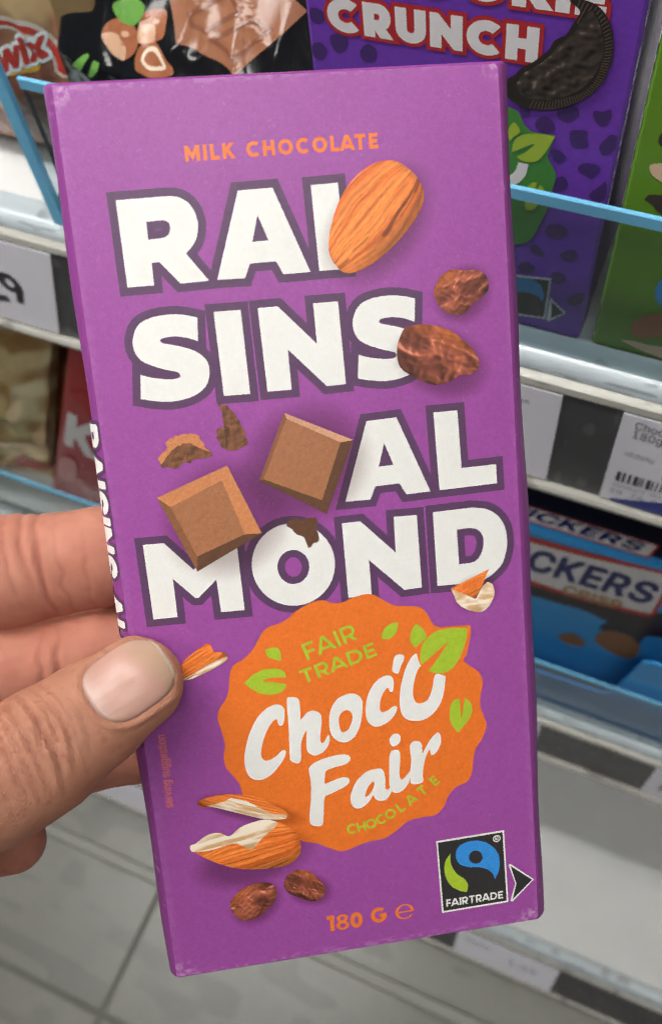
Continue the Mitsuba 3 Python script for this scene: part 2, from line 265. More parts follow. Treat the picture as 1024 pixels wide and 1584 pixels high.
# ------------------------------------------------------------------ goods on the shelves
GOODS = {"cookie":[[-59.21,129.39,-56.94,131.45,-55.7,133.29,-55.22,133.88,-54.6,134.43,-52.85,135.7,-51.87,136.63,-49.53,139.25,-48.81,140.19,-48.51,140.85,
-48.08,142.21,-47.74,142.83,-47.19,143.33,-45.52,144.44,-45.03,145.06,-44.65,145.78,-43.87,147.81,-42.76,150.03,-42.54,150.88,-42.58,151.25,-42.76,
151.59,-43.05,151.91,-43.86,152.5,-45.49,153.45,-43.8,154.22,-43.01,154.31,-42.0,154.24,-40.22,153.91,-39.07,153.53,-38.11,153.01,-37.26,152.35,-36.5,
151.56,-35.5,150.23,-34.95,149.27,-34.27,147.69,-33.75,145.92,-33.36,143.96,-33.19,142.54,-33.13,141.05,-33.23,139.48,-33.44,137.75,-33.79,135.97,
-34.28,134.26,-34.94,132.72,-35.79,131.29,-36.78,129.96,-37.87,128.72,-39.01,127.58,-40.93,126.05,-42.97,124.76,-45.04,123.73,-46.48,123.19,-48.6,
122.61,-50.58,122.29,-52.45,122.25,-54.22,122.49,-55.38,122.83,-57.07,123.58,-58.35,124.47,-58.85,125.11,-59.19,126.19,-59.39,127.82]],
"cookieface":[[-56.24,128.94,-55.42,131.12,-54.82,132.15,-54.04,133.03,-52.86,134.15,-50.57,136.1,-49.35,137.4,-48.05,139.15,-47.71,139.81,-47.22,
141.12,-46.88,141.73,-46.4,142.28,-44.96,143.59,-43.69,145.16,-43.02,146.22,-42.65,147.0,-42.04,149.25,-41.72,150.04,-40.98,150.99,-39.69,152.2,-37.94,
149.79,-36.56,147.06,-36.19,146.03,-35.92,144.95,-35.57,142.63,-35.53,141.41,-35.62,140.16,-36.09,137.52,-36.49,136.21,-37.02,134.95,-37.66,133.71,
-38.41,132.5,-39.27,131.36,-40.25,130.31,-41.38,129.32,-43.23,127.99,-44.48,127.25,-46.38,126.36,-47.67,125.9,-48.96,125.59,-50.24,125.44,-52.27,
125.49,-53.53,125.7,-54.53,126.06,-54.9,126.32,-55.45,127.03]],"spot":[[-114.74,128.63,-114.5,128.9,-113.81,129.36,-112.97,129.67,-112.19,129.77,
-111.62,129.58,-111.36,129.36,-110.89,128.73,-110.58,127.98,-110.5,127.6,-110.58,126.89,-110.96,126.06,-111.52,125.23,-112.14,124.6,-112.43,124.42,
-113.07,124.32,-113.79,124.47,-114.45,124.81,-114.89,125.29,-115.1,126.0,-115.15,126.95,-115.03,127.9],[-100.0,130.36,-99.0,131.45,-98.07,132.01,
-97.79,132.07,-97.19,131.98,-96.25,131.47,-95.79,130.95,-95.66,130.66,-95.56,129.9,-95.73,128.46,-96.04,127.61,-96.25,127.29,-96.85,126.83,-98.1,
126.42,-99.18,126.38,-99.66,126.61,-100.19,127.3,-100.4,127.85,-100.51,128.37,-100.5,128.94,-100.38,129.53],[-109.09,132.17,-108.65,132.65,-107.86,
133.02,-106.42,133.34,-105.63,133.36,-105.32,133.29,-104.46,132.81,-103.92,132.06,-103.83,131.47,-104.11,130.31,-104.49,129.52,-104.92,128.88,-105.79,
128.14,-106.82,127.67,-107.41,127.63,-107.9,127.91,-108.34,128.44,-108.7,129.09,-109.13,130.41,-109.24,131.52],[-114.08,139.32,-113.42,139.61,-112.52,
139.69,-111.59,139.6,-110.9,139.36,-110.46,138.91,-110.06,137.9,-110.02,137.22,-110.23,136.68,-111.06,135.9,-112.09,135.36,-112.97,135.27,-113.85,
135.56,-114.3,135.93,-114.44,136.17,-114.58,136.87,-114.52,138.27,-114.27,139.06],[-44.85,122.59,-44.54,123.13,-44.05,123.72,-43.15,124.5,-42.52,
124.83,-41.37,125.14,-40.31,125.15,-39.82,124.92,-39.46,124.46,-39.15,123.53,-39.14,122.93,-39.22,122.65,-39.76,121.72,-40.88,120.5,-41.43,120.11,
-41.81,119.97,-42.5,119.96,-43.1,120.09,-43.99,120.46,-44.43,120.78,-44.72,121.16,-44.9,121.61,-44.96,122.09],[-35.38,124.95,-34.98,125.09,-33.78,
125.11,-33.21,125.21,-32.7,125.5,-31.76,126.26,-31.4,126.3,-31.25,126.17,-31.0,125.68,-30.83,124.99,-30.8,123.89,-30.98,123.12,-31.3,122.26,-31.71,
121.49,-32.14,120.99,-32.64,120.83,-33.21,120.92,-34.02,121.3,-34.61,121.83,-35.05,122.58,-35.47,123.78,-35.57,124.45,-35.49,124.81],[-40.74,117.28,
-40.59,117.57,-40.35,117.8,-39.34,118.22,-37.43,118.59,-36.86,118.6,-36.4,118.47,-36.24,118.34,-36.08,117.89,-36.09,115.93,-35.87,115.43,-35.3,114.54,
-35.29,114.13,-35.9,113.48,-36.54,113.06,-37.21,112.76,-38.48,112.6,-39.13,112.7,-39.43,112.82,-39.92,113.25,-40.49,114.64,-40.8,116.39],[-32.4,114.84,
-32.03,115.79,-31.43,116.97,-30.77,118.08,-30.16,118.81,-29.9,118.99,-29.33,119.1,-29.06,119.05,-28.58,118.78,-28.25,118.3,-28.16,117.96,-28.06,116.99,
-28.09,115.85,-28.4,114.33,-28.59,113.94,-29.15,113.19,-29.83,112.56,-30.46,112.12,-30.92,111.95,-31.1,111.99,-31.56,112.39,-32.37,113.71,-32.49,
114.2],[-45.29,109.9,-45.04,110.31,-44.28,110.71,-43.46,110.86,-42.74,110.72,-41.83,110.18,-40.97,109.33,-40.71,108.69,-40.79,108.19,-41.31,107.19,
-42.04,106.37,-42.48,106.18,-42.96,106.24,-43.68,106.66,-44.3,107.35,-45.09,108.89,-45.29,109.62],[-37.1,106.51,-36.77,107.18,-36.17,107.86,-35.62,
108.19,-34.41,108.5,-33.01,108.61,-31.99,108.44,-31.3,108.02,-31.03,107.59,-30.98,107.33,-31.06,106.68,-31.68,105.21,-32.54,103.89,-32.82,103.65,
-33.08,103.54,-33.66,103.63,-35.08,104.39,-36.2,104.73,-36.54,104.91,-36.8,105.17,-37.08,105.7,-37.16,106.1],[-42.34,101.4,-41.95,101.78,-41.44,102.08,
-40.92,102.23,-40.45,102.17,-40.01,101.8,-39.38,100.85,-39.11,100.14,-39.05,99.5,-39.18,98.82,-39.45,98.14,-40.07,97.33,-40.71,96.94,-41.54,96.64,
-42.66,96.49,-42.89,96.56,-43.03,96.72,-43.12,96.96,-43.14,97.61,-42.77,100.33,-42.6,100.92],[-32.67,98.25,-31.98,99.45,-30.35,101.62,-29.4,103.43,
-29.1,103.7,-28.95,103.61,-28.41,102.19,-27.98,99.95,-27.94,98.72,-28.05,98.25,-28.46,97.38,-29.03,96.65,-29.64,96.12,-30.17,95.85,-30.74,95.85,-31.55,
96.19,-32.15,96.64,-32.47,96.99,-32.74,97.67],[-43.73,82.28,-43.47,82.92,-42.93,83.53,-41.83,84.29,-41.05,84.59,-40.63,84.67,-39.13,84.69,-38.18,84.51,
-37.51,84.13,-37.15,83.47,-37.05,83.04,-37.01,82.09,-37.17,81.2,-37.32,80.83,-37.87,80.2,-38.68,79.65,-39.57,79.22,-40.39,78.97,-41.14,78.92,-41.89,
79.03,-42.57,79.3,-43.08,79.7,-43.27,79.97,-43.58,80.67,-43.75,81.49],[-47.54,73.91,-46.97,74.59,-46.39,74.92,-45.75,74.99,-45.45,74.88,-44.71,74.22,
-43.47,72.56,-42.9,71.55,-42.79,71.2,-42.81,70.97,-42.95,70.79,-43.47,70.6,-44.47,70.55,-45.69,70.73,-46.61,71.11,-47.06,71.48,-47.49,72.34,-47.64,
73.37],[-38.09,73.67,-37.56,74.39,-36.67,75.21,-35.68,75.91,-34.86,76.28,-34.17,76.23,-33.51,75.88,-33.0,75.34,-32.76,74.72,-32.76,74.36,-32.98,73.44,
-33.66,71.99,-34.21,71.35,-34.87,71.07,-36.09,71.06,-36.82,71.26,-37.34,71.57,-37.79,72.07,-38.11,72.69,-38.18,73.35],[-50.43,64.75,-50.04,65.42,
-49.37,66.11,-48.6,66.66,-47.87,66.93,-47.14,66.84,-45.98,66.24,-45.41,65.7,-45.24,65.43,-45.13,64.82,-45.36,63.71,-45.74,63.06,-45.98,62.81,-47.19,
62.22,-48.68,61.92,-49.44,62.01,-49.94,62.46,-50.14,62.8,-50.42,63.61,-50.49,64.41],[-39.7,64.56,-39.54,64.87,-39.03,65.4,-38.38,65.78,-37.71,65.98,
-37.41,66.0,-36.78,65.84,-35.81,65.21,-35.36,64.65,-35.21,64.02,-35.47,62.72,-36.09,61.51,-36.64,61.04,-37.01,60.88,-37.85,60.67,-38.68,60.67,-39.29,
60.93,-39.63,61.61,-39.82,62.64,-39.84,63.72],[-33.39,55.6,-32.71,56.52,-31.65,57.58,-30.52,58.51,-29.63,59.04,-29.29,59.11,-28.66,58.96,-28.18,58.52,
-28.02,58.22,-27.93,57.53,-28.03,57.08,-28.52,55.89,-29.61,53.98,-30.3,53.11,-30.62,52.86,-31.31,52.61,-32.0,52.6,-32.58,52.79,-32.99,53.13,-33.35,
53.69,-33.57,54.42,-33.54,55.21],[-50.08,116.56,-50.24,117.12,-50.26,117.8,-50.14,118.48,-49.9,119.04,-49.23,119.7,-48.63,120.04,-48.0,120.24,-47.71,
120.27,-47.12,120.18,-46.49,119.92,-45.92,119.54,-45.31,118.83,-44.9,117.81,-44.81,117.1,-44.86,116.79,-44.98,116.52,-45.19,116.29,-45.9,115.86,-47.25,
115.4,-48.03,115.31,-48.97,115.54,-49.52,115.89],[-55.1,122.67,-54.95,122.83,-54.68,122.91,-53.92,122.88,-53.12,122.65,-52.54,122.29,-52.22,121.71,
-51.98,120.49,-52.07,119.52,-52.39,119.15,-53.19,118.86,-53.73,118.94,-53.94,119.09,-54.37,119.8,-54.8,120.88,-55.09,121.96]],"gbadge":[[-69.97,118.41,
-69.55,120.95,-68.92,122.41,-68.13,123.03,-67.23,123.05,-66.27,122.7,-64.39,121.82,-63.58,121.76,-62.82,121.89,-61.29,121.9,-59.84,121.7,-57.04,121.16,
-56.0,120.87,-55.41,120.53,-54.82,119.95,-53.1,116.84,-52.28,116.02,-51.01,115.1,-44.42,115.42,-45.46,110.22,-45.79,108.93,-45.79,108.32,-45.59,107.6,
-45.39,107.2,-44.05,105.15,-43.14,103.54,-42.88,102.91,-42.73,102.11,-42.74,101.08,-43.2,97.31,-43.29,93.12,-43.61,90.76,-44.0,89.05,-45.25,84.56,
-46.45,79.65,-47.02,77.88,-47.71,76.53,-48.44,75.57,-49.27,74.83,-51.66,73.44,-53.27,72.68,-55.1,71.98,-57.11,71.44,-58.18,71.25,-59.36,70.82,-62.12,
69.05,-63.57,68.23,-64.98,67.8,-66.27,68.01,-67.39,69.13,-68.27,71.41,-68.94,75.34,-69.48,80.89,-69.88,87.52,-70.15,94.71,-70.29,101.93,-70.31,108.64,
-70.2,114.31]],"leaf":[[-44.41,115.32,-45.68,111.52,-46.53,109.33,-47.58,107.29,-48.14,106.51,-48.8,105.89,-49.18,105.64,-50.07,105.29,-51.01,105.09,
-52.26,105.01,-52.6,105.06,-53.2,105.29,-54.36,106.08,-52.7,107.54,-51.7,108.57,-50.38,110.39,-49.9,111.22,-49.8,111.61,-50.67,111.11,-53.08,109.27,
-55.93,107.26,-55.78,109.78,-55.6,110.82,-55.45,111.27,-54.77,112.4,-54.17,113.05,-53.45,113.62,-52.62,114.09,-51.62,114.48,-49.41,115.01,-47.72,
115.24],[-56.14,117.12,-55.93,117.18,-55.71,117.12,-55.04,116.51,-54.29,115.37,-54.13,114.96,-54.08,114.53,-54.27,113.9,-55.77,112.46,-56.41,111.2,
-56.63,110.93,-56.88,111.1,-57.34,112.07,-57.57,112.95,-57.62,113.79,-57.42,114.7,-57.04,115.72,-56.57,116.61],[-50.36,96.5,-50.15,97.07,-49.49,98.0,
-48.72,98.6,-48.07,98.85,-47.86,98.84,-47.76,98.65,-47.74,98.25,-47.98,96.02,-47.98,95.46,-47.76,95.77,-47.08,97.52,-46.74,98.03,-46.42,98.03,-46.07,
97.76,-45.78,97.29,-45.61,96.66,-45.6,95.32,-45.83,93.64,-46.08,92.56,-46.67,90.85,-47.18,89.71,-47.72,88.82,-48.28,88.33,-48.95,88.09,-49.63,88.14,
-49.93,88.31,-50.18,88.61,-50.37,89.04,-50.5,89.67,-50.65,91.55,-50.65,93.77,-50.5,95.76]],"swoosh":[[-53.76,104.26,-50.77,104.33,-51.03,101.72,-51.23,
100.61,-51.55,99.65,-51.99,98.74,-52.79,97.51,-53.66,96.5,-54.59,95.71,-55.27,95.3,-56.38,94.85,-57.75,94.51,-58.61,94.47,-59.22,94.68,-59.57,95.3,
-59.75,96.24,-59.72,97.23,-59.44,98.0,-59.16,98.24,-58.76,98.42,-56.23,99.02,-55.84,99.21,-55.27,99.71,-54.65,100.6,-54.1,101.89]],"ftwhite":[[-57.22,
59.19,-39.54,62.53,-39.53,43.58,-56.01,40.56],[-38.96,53.89,-33.08,48.74,-38.2,42.86,-39.29,43.27,-39.07,45.06]],"ftblack":[[-57.16,58.28,-40.09,61.61,
-40.1,44.38,-56.08,41.55],[-38.26,52.51,-33.88,48.65,-37.65,44.68]],"ftblue":[[-41.16,51.09,-41.79,52.42,-42.4,53.15,-43.31,53.64,-44.82,54.04,-46.01,
54.08,-47.73,53.84,-49.02,53.54,-51.23,52.65,-51.61,52.62,-51.94,52.69,-52.58,53.2,-53.16,54.04,-53.38,54.52,-53.6,55.49,-53.57,55.94,-53.41,56.37,
-52.8,57.29,-51.92,58.2,-50.43,59.33,-49.36,59.88,-48.16,60.31,-46.94,60.57,-45.83,60.59,-44.81,60.32,-43.84,59.81,-42.97,59.13,-42.27,58.39,-41.77,
57.54,-41.31,56.05,-41.01,54.11,-41.0,53.17]],"galmond":[[-12.2,49.16,-12.25,50.01,-12.16,50.92,-11.93,51.85,-11.57,52.8,-11.05,53.81,-10.36,54.86,
-9.59,55.86,-8.79,56.69,-7.61,57.52,-4.81,58.69,-2.94,59.88,-2.3,60.17,-1.69,60.28,-1.13,60.14,-0.64,59.69,-0.17,58.78,0.31,57.43,0.78,55.79,1.55,
52.19,1.91,49.14,1.87,48.17,1.65,47.65,1.24,47.46,0.7,47.5,-1.35,48.23,-2.03,48.4,-2.66,48.38,-3.86,47.92,-6.85,46.24,-7.87,45.94,-9.24,45.83,-10.37,
46.09,-10.98,46.49,-11.25,46.78,-11.87,47.9]],"gflesh":[[-14.02,42.65,-14.1,42.85,-13.95,43.02,-13.63,43.17,-11.44,43.61,-9.78,43.74,-5.62,43.72,-4.68,
43.83,-0.06,44.71,1.02,44.79,1.95,44.74,2.68,44.48,3.24,43.95,3.69,43.16,4.03,42.19,4.27,41.13,4.4,40.08,4.42,39.12,4.33,38.35,4.13,37.85,3.77,37.64,
3.24,37.64,2.58,37.79,-0.66,39.02,-1.43,39.23,-6.03,40.01,-8.47,40.61,-12.3,41.84,-13.67,42.42],[-18.52,111.8,-18.41,112.17,-18.0,112.56,-16.26,113.3,
-15.4,113.55,-14.98,113.6,-14.57,113.56,-14.2,113.41,-13.84,113.12,-13.08,112.19,-12.1,110.46,-11.75,109.49,-11.71,109.09,-11.74,108.71,-11.99,108.0,
-12.18,107.7,-12.63,107.25,-13.13,107.07,-13.43,107.09,-14.48,107.46,-16.4,108.45,-17.22,109.03,-17.83,109.73,-18.4,110.98]],"gdark":[[-17.76,100.45,
-17.2,101.92,-16.86,102.32,-16.64,102.47,-15.82,102.75,-14.1,103.08,-12.35,103.69,-11.93,103.71,-11.56,103.61,-11.24,103.34,-10.95,102.84,-10.39,
101.22,-9.98,99.31,-9.87,98.42,-9.84,97.68,-9.91,97.17,-10.12,96.87,-10.46,96.71,-10.9,96.67,-11.93,96.82,-13.32,97.3,-13.94,97.72,-14.93,98.95,-15.45,
99.46,-16.35,99.94],[-17.93,119.82,-17.89,121.37,-17.64,122.26,-17.24,122.84,-16.68,123.43,-16.09,123.8,-15.83,123.82,-15.61,123.68,-15.41,123.33,
-14.99,122.08,-14.55,119.77,-14.54,118.72,-14.68,118.47,-14.92,118.33,-15.23,118.28,-15.96,118.36,-16.64,118.55,-17.26,118.85]],"gblue":[[-7.87,66.19,
-8.11,67.69,-8.16,69.39,-7.99,71.05,-7.62,72.41,-6.94,73.75,-5.99,75.07,-5.48,75.54,-4.97,75.79,-4.48,75.74,-4.05,75.32,-3.61,74.36,-3.13,72.88,-2.17,
68.99,-1.44,65.0,-1.24,63.38,-1.2,62.25,-1.34,61.56,-1.66,61.15,-2.1,60.96,-2.64,60.96,-3.8,61.32,-5.25,62.16,-6.15,63.05,-6.99,64.22,-7.65,65.53]],
"slab":[[-179.96,117.66,-142.81,122.69,-131.48,116.19,-150.21,102.17,-172.32,106.92]],"slabtop":[[-170.56,113.31,-157.16,118.67,-151.56,115.01,-163.54,
109.06,-168.52,110.19],[-162.14,108.21,-149.09,114.29,-140.65,112.27,-151.32,104.74]],"nut":[[-200.95,103.84,-201.11,104.23,-201.17,104.99,-200.93,
105.72,-200.45,106.4,-199.77,107.02,-199.31,107.32,-198.22,107.88,-196.97,108.36,-195.69,108.71,-194.35,108.94,-192.92,109.07,-192.2,109.08,-190.84,
108.96,-190.22,108.83,-189.64,108.63,-188.49,108.07,-187.47,107.34,-187.06,106.95,-186.5,106.15,-186.33,105.3,-186.46,104.36,-187.11,102.99,-187.79,
102.2,-189.29,101.04,-190.48,100.41,-191.09,100.17,-192.28,99.89,-193.56,99.82,-194.88,99.94,-195.53,100.07,-196.16,100.24,-196.76,100.46,-197.36,
100.74,-197.97,101.1,-199.21,101.99,-200.26,102.95],[-187.02,108.15,-186.85,109.53,-186.57,110.51,-185.99,111.38,-185.53,111.72,-184.89,112.0,-184.06,
112.25,-183.11,112.48,-181.07,112.79,-179.29,112.86,-178.65,112.78,-178.2,112.61,-177.87,112.33,-177.5,111.58,-177.11,108.43,-177.26,107.74,-177.44,
107.42,-177.73,107.13,-178.15,106.87,-178.69,106.62,-180.03,106.17,-182.13,105.66,-184.29,105.29,-185.24,105.24,-185.66,105.27,-186.02,105.35,-186.33,
105.48,-186.58,105.68,-186.76,105.94,-187.04,106.96]],"nutcut":[[-186.98,100.9,-186.89,101.73,-186.57,102.73,-186.1,103.73,-185.47,104.54,-184.69,
105.15,-183.73,105.64,-182.69,105.98,-182.16,106.09,-181.19,106.16,-180.3,106.09,-179.4,105.85,-178.91,105.65,-177.78,105.08,-176.11,104.13,-174.1,
102.9,-173.17,102.25,-172.42,101.63,-171.93,101.08,-171.79,100.61,-172.02,100.21,-172.56,99.84,-173.36,99.51,-174.32,99.2,-176.46,98.73,-178.42,98.43,
-179.29,98.36,-180.23,98.34,-181.19,98.38,-183.06,98.57,-184.66,98.85,-185.76,99.17,-186.13,99.34,-186.64,99.76,-186.89,100.27]],"nutflesh":[[-184.2,
101.92,-184.21,102.23,-183.97,102.98,-183.46,103.77,-182.82,104.44,-182.49,104.68,-181.75,105.0,-180.89,105.19,-180.42,105.22,-179.94,105.19,-179.45,
105.1,-178.95,104.95,-177.7,104.32,-176.26,103.4,-175.61,102.91,-174.66,102.02,-174.46,101.67,-174.51,101.41,-174.74,101.16,-175.58,100.77,-176.69,
100.47,-178.14,100.17,-179.05,100.05,-179.99,100.01,-180.88,100.09,-181.31,100.17,-182.18,100.46,-182.64,100.65,-183.48,101.11,-183.8,101.37,-184.06,
101.64]],"bleaf":[[-198.19,111.39,-197.54,112.02,-196.34,112.65,-194.83,113.21,-193.26,113.61,-191.44,113.85,-189.35,113.96,-188.32,113.96,-186.62,
113.83,-186.04,113.68,-185.66,113.48,-185.43,113.21,-185.32,112.52,-185.55,111.73,-186.19,110.63,-186.88,109.81,-187.79,109.01,-188.86,108.4,-189.46,
108.23,-190.14,108.14,-190.92,108.11,-192.66,108.24,-194.37,108.54,-195.75,108.92,-196.8,109.41,-197.67,110.05,-197.98,110.4,-198.19,110.75,-198.27,
111.08]],"bscript":[[-212.66,94.7,-210.32,96.66,-208.16,98.06,-207.04,98.5,-206.41,98.6,-206.19,98.6,-206.03,98.55,-205.96,98.46,-206.15,98.09,-207.75,
96.32,-209.31,94.12,-209.81,93.69,-210.05,93.62,-210.48,93.78,-211.42,94.58,-211.64,94.6,-212.9,94.33],[-206.12,93.21,-204.43,96.0,-204.04,96.88,
-203.59,97.53,-203.02,97.89,-202.3,98.08,-201.62,98.12,-201.18,98.03,-201.08,97.92,-201.05,97.54,-201.42,96.37,-202.11,95.47,-203.87,93.71,-204.78,
92.94,-205.68,92.6,-206.09,92.6,-206.21,92.7,-206.23,92.9]],"ribbon":[[-247.02,99.13,-246.35,99.27,-245.43,99.34,-243.0,99.27,-238.61,98.78,-236.06,
98.31,-234.78,97.93,-233.18,97.25,-231.12,96.1,-229.47,95.05,-227.92,93.82,-226.47,92.38,-225.1,90.75,-224.41,89.59,-223.98,88.34,-223.87,87.6,-223.79,
86.05,-223.99,84.12,-224.12,83.73,-224.3,83.51,-224.54,83.41,-224.83,83.41,-225.48,83.65,-226.43,84.25,-226.94,84.81,-227.1,85.05,-226.98,85.28,
-226.95,85.7,-227.28,87.56,-227.74,88.94,-228.33,90.14,-229.13,91.38,-230.07,92.61,-231.1,93.7,-232.17,94.55,-233.25,95.16,-235.04,95.85,-238.04,96.78,
-241.69,97.69,-243.25,97.98,-243.92,98.04,-245.16,97.99,-246.64,97.8,-247.27,97.82,-247.48,97.92,-247.6,98.07,-247.65,98.45,-247.45,98.85]],
"cgold":[[-251.98,90.54,-251.44,91.15,-250.84,91.45,-250.2,91.51,-249.5,91.42,-247.95,91.05,-247.1,90.93,-246.19,90.97,-239.08,92.46,-237.97,92.65,
-234.67,93.08,-233.45,93.11,-232.98,92.98,-232.6,92.74,-232.33,92.34,-232.15,91.73,-232.06,89.92,-232.35,87.8,-232.63,86.78,-233.01,85.89,-233.49,
85.18,-234.1,84.66,-234.86,84.25,-235.74,83.92,-236.7,83.67,-241.77,82.61,-247.03,81.7,-248.89,81.24,-249.77,80.85,-250.65,80.29,-253.06,78.52,-253.68,
78.21,-254.14,78.17,-254.44,78.52,-254.54,79.38,-254.47,80.72,-254.26,82.4,-253.51,86.17,-253.02,87.96,-252.51,89.48]],"white":[[-48.03,-126.26,-31.87,
-123.25,-15.75,-121.72,-8.21,-120.83,-4.38,-120.28,4.35,-118.72,23.0,-114.92,26.65,-114.22,31.34,-113.46,33.16,-113.02,32.8,-113.57,32.64,-114.23,
33.12,-118.27,33.34,-122.49,33.44,-127.3,33.46,-134.66,33.3,-143.24,33.08,-148.64,32.66,-153.91,32.74,-155.51,32.6,-155.64,28.91,-156.66,26.97,-157.09,
19.58,-158.39,4.01,-160.64,-1.25,-161.29,-6.42,-161.8,-8.92,-161.97,-13.76,-162.12,-27.69,-161.92,-45.69,-162.48]],"red":[[-48.48,-119.34,-31.87,
-117.89,-16.44,-116.67,-5.06,-115.55,8.82,-113.79,31.75,-110.66,32.82,-114.33,33.29,-116.99,34.32,-127.79,34.85,-135.09,35.13,-141.94,35.08,-151.68,
34.98,-153.65,34.7,-155.44,34.19,-157.06,33.37,-158.52,32.17,-159.8,30.51,-160.85,28.43,-161.64,26.03,-162.23,23.39,-162.66,15.02,-163.59,7.23,-164.73,
1.96,-165.42,-5.85,-166.23,-10.8,-166.62,-17.93,-166.92,-45.36,-167.51]],"brown":[[-45.24,-169.36,-27.13,-167.81,24.61,-162.93,26.49,-184.87,3.82,
-177.14,-25.98,-179.94,-44.32,-183.62]],"piece":[[-6.23,-220.17,-6.22,-219.22,-6.01,-218.09,-5.63,-216.85,-5.13,-215.55,-3.91,-213.09,-2.69,-211.26,
-2.09,-210.64,-1.45,-210.13,-0.77,-209.73,-0.06,-209.44,0.67,-209.26,1.39,-209.2,2.1,-209.25,2.8,-209.43,3.51,-209.75,4.3,-210.26,5.89,-211.64,6.62,
-212.45,7.27,-213.3,7.78,-214.15,8.13,-214.97,8.33,-215.82,8.43,-216.75,8.42,-217.73,8.31,-218.72,8.09,-219.69,7.77,-220.6,7.35,-221.41,6.83,-222.09,
6.15,-222.67,5.27,-223.19,4.26,-223.65,3.16,-224.03,0.92,-224.52,-0.11,-224.59,-1.01,-224.54,-1.84,-224.35,-2.7,-224.04,-3.54,-223.6,-4.33,-223.06,
-5.03,-222.44,-5.6,-221.74,-6.01,-220.98],[12.58,-206.68,12.47,-205.48,12.45,-204.11,12.7,-201.07,13.3,-198.02,13.71,-196.63,14.18,-195.39,14.74,
-194.26,15.41,-193.17,16.16,-192.14,16.98,-191.18,17.86,-190.31,18.78,-189.55,19.73,-188.93,20.68,-188.46,21.68,-188.12,22.76,-187.89,23.9,-187.77,
25.06,-187.77,26.22,-187.9,27.35,-188.18,28.42,-188.61,29.41,-189.2,30.35,-189.96,31.31,-190.91,32.24,-192.02,33.13,-193.26,33.93,-194.62,34.63,
-196.09,35.19,-197.63,35.58,-199.24,35.82,-201.05,35.93,-203.16,35.92,-205.43,35.8,-207.77,35.56,-210.04,35.21,-212.12,34.74,-213.91,34.17,-215.28,
33.43,-216.24,32.51,-216.9,31.45,-217.31,30.3,-217.51,29.08,-217.56,26.66,-217.36,24.42,-217.0,23.28,-216.65,20.97,-215.65,19.85,-215.04,17.81,-213.71,
16.16,-212.39,14.74,-211.04,13.6,-209.53,13.16,-208.67,12.82,-207.73]],"pdark":[[12.45,-191.34,12.39,-190.03,12.76,-188.33,13.46,-186.34,14.4,-184.16,
18.51,-175.59,19.2,-173.85,20.94,-168.93,21.59,-167.38,22.39,-165.87,23.37,-164.39,24.61,-162.93,26.18,-161.28,30.17,-157.38,32.39,-155.47,34.65,
-153.84,36.84,-152.67,38.87,-152.13,40.65,-152.4,42.34,-153.74,44.11,-156.06,45.86,-159.08,47.47,-162.53,48.85,-166.11,49.89,-169.54,50.49,-172.55,
50.54,-174.83,49.85,-176.37,48.45,-177.41,46.54,-178.11,42.0,-179.09,39.78,-179.66,37.87,-180.48,36.46,-181.7,35.59,-183.48,35.05,-185.72,34.75,
-188.24,34.26,-195.6,33.9,-197.35,33.26,-198.45,32.37,-198.79,31.34,-198.52,30.18,-197.81,26.26,-194.49,24.91,-193.51,23.59,-192.86,22.15,-192.57,
20.51,-192.52,15.44,-192.77,14.06,-192.62,13.03,-192.18]],"kred":[[-287.51,-100.09,-276.18,-102.37,-328.35,-260.74,-357.08,-253.28,-318.38,-160.7]],
"koval":[[-308.2,-142.06,-305.21,-136.1,-304.21,-134.46,-303.38,-133.44,-302.6,-132.82,-301.76,-132.42,-300.74,-132.01,-295.84,-129.69,-293.75,-128.88,
-291.59,-128.24,-289.46,-127.89,-287.43,-127.92,-285.62,-128.46,-284.11,-129.61,-282.77,-131.37,-281.46,-133.63,-280.25,-136.34,-279.22,-139.47,
-278.41,-142.98,-277.92,-146.8,-277.79,-150.91,-278.11,-155.25,-278.95,-160.28,-280.27,-166.21,-281.98,-172.69,-283.99,-179.36,-286.2,-185.86,-288.51,
-191.84,-290.84,-196.93,-293.09,-200.78,-295.37,-203.33,-297.84,-204.89,-300.43,-205.68,-303.07,-205.88,-305.7,-205.71,-310.68,-205.06,-312.89,-204.98,
-314.95,-205.01,-316.95,-204.91,-318.86,-204.69,-320.67,-204.37,-322.36,-203.97,-323.9,-203.52,-326.48,-202.5,-327.61,-202.26,-328.76,-202.41,-329.82,
-202.68,-330.7,-202.81,-331.29,-202.54,-331.52,-201.59,-331.26,-199.7,-330.44,-196.61,-328.82,-191.82,-326.41,-185.37,-320.12,-169.64,-313.43,-153.75,
-310.51,-147.11]],"kdot":[[-353.22,-242.15,-351.58,-238.28,-349.42,-233.97,-348.24,-231.82,-345.85,-227.88,-344.71,-226.23,-343.58,-224.76,-342.39,
-223.4,-341.19,-222.15,-338.79,-220.03,-337.64,-219.18,-335.55,-217.93,-334.58,-217.53,-333.61,-217.24,-332.66,-217.09,-331.78,-217.09,-330.99,-217.25,
-330.32,-217.59,-329.81,-218.12,-329.5,-218.86,-329.39,-219.85,-329.45,-221.12,-329.66,-222.61,-330.45,-226.02,-331.0,-227.85,-332.28,-231.45,-333.93,
-235.2,-335.98,-239.24,-338.24,-243.18,-340.49,-246.63,-341.61,-248.16,-344.02,-251.08,-346.46,-253.6,-347.61,-254.62,-348.69,-255.44,-349.66,-256.03,
-350.57,-256.39,-351.46,-256.55,-352.3,-256.53,-353.07,-256.33,-353.76,-255.97,-354.34,-255.45,-354.79,-254.78,-355.09,-253.98,-355.25,-253.0,-355.29,
-251.81,-355.22,-250.44,-354.73,-247.32,-353.83,-243.89]]}
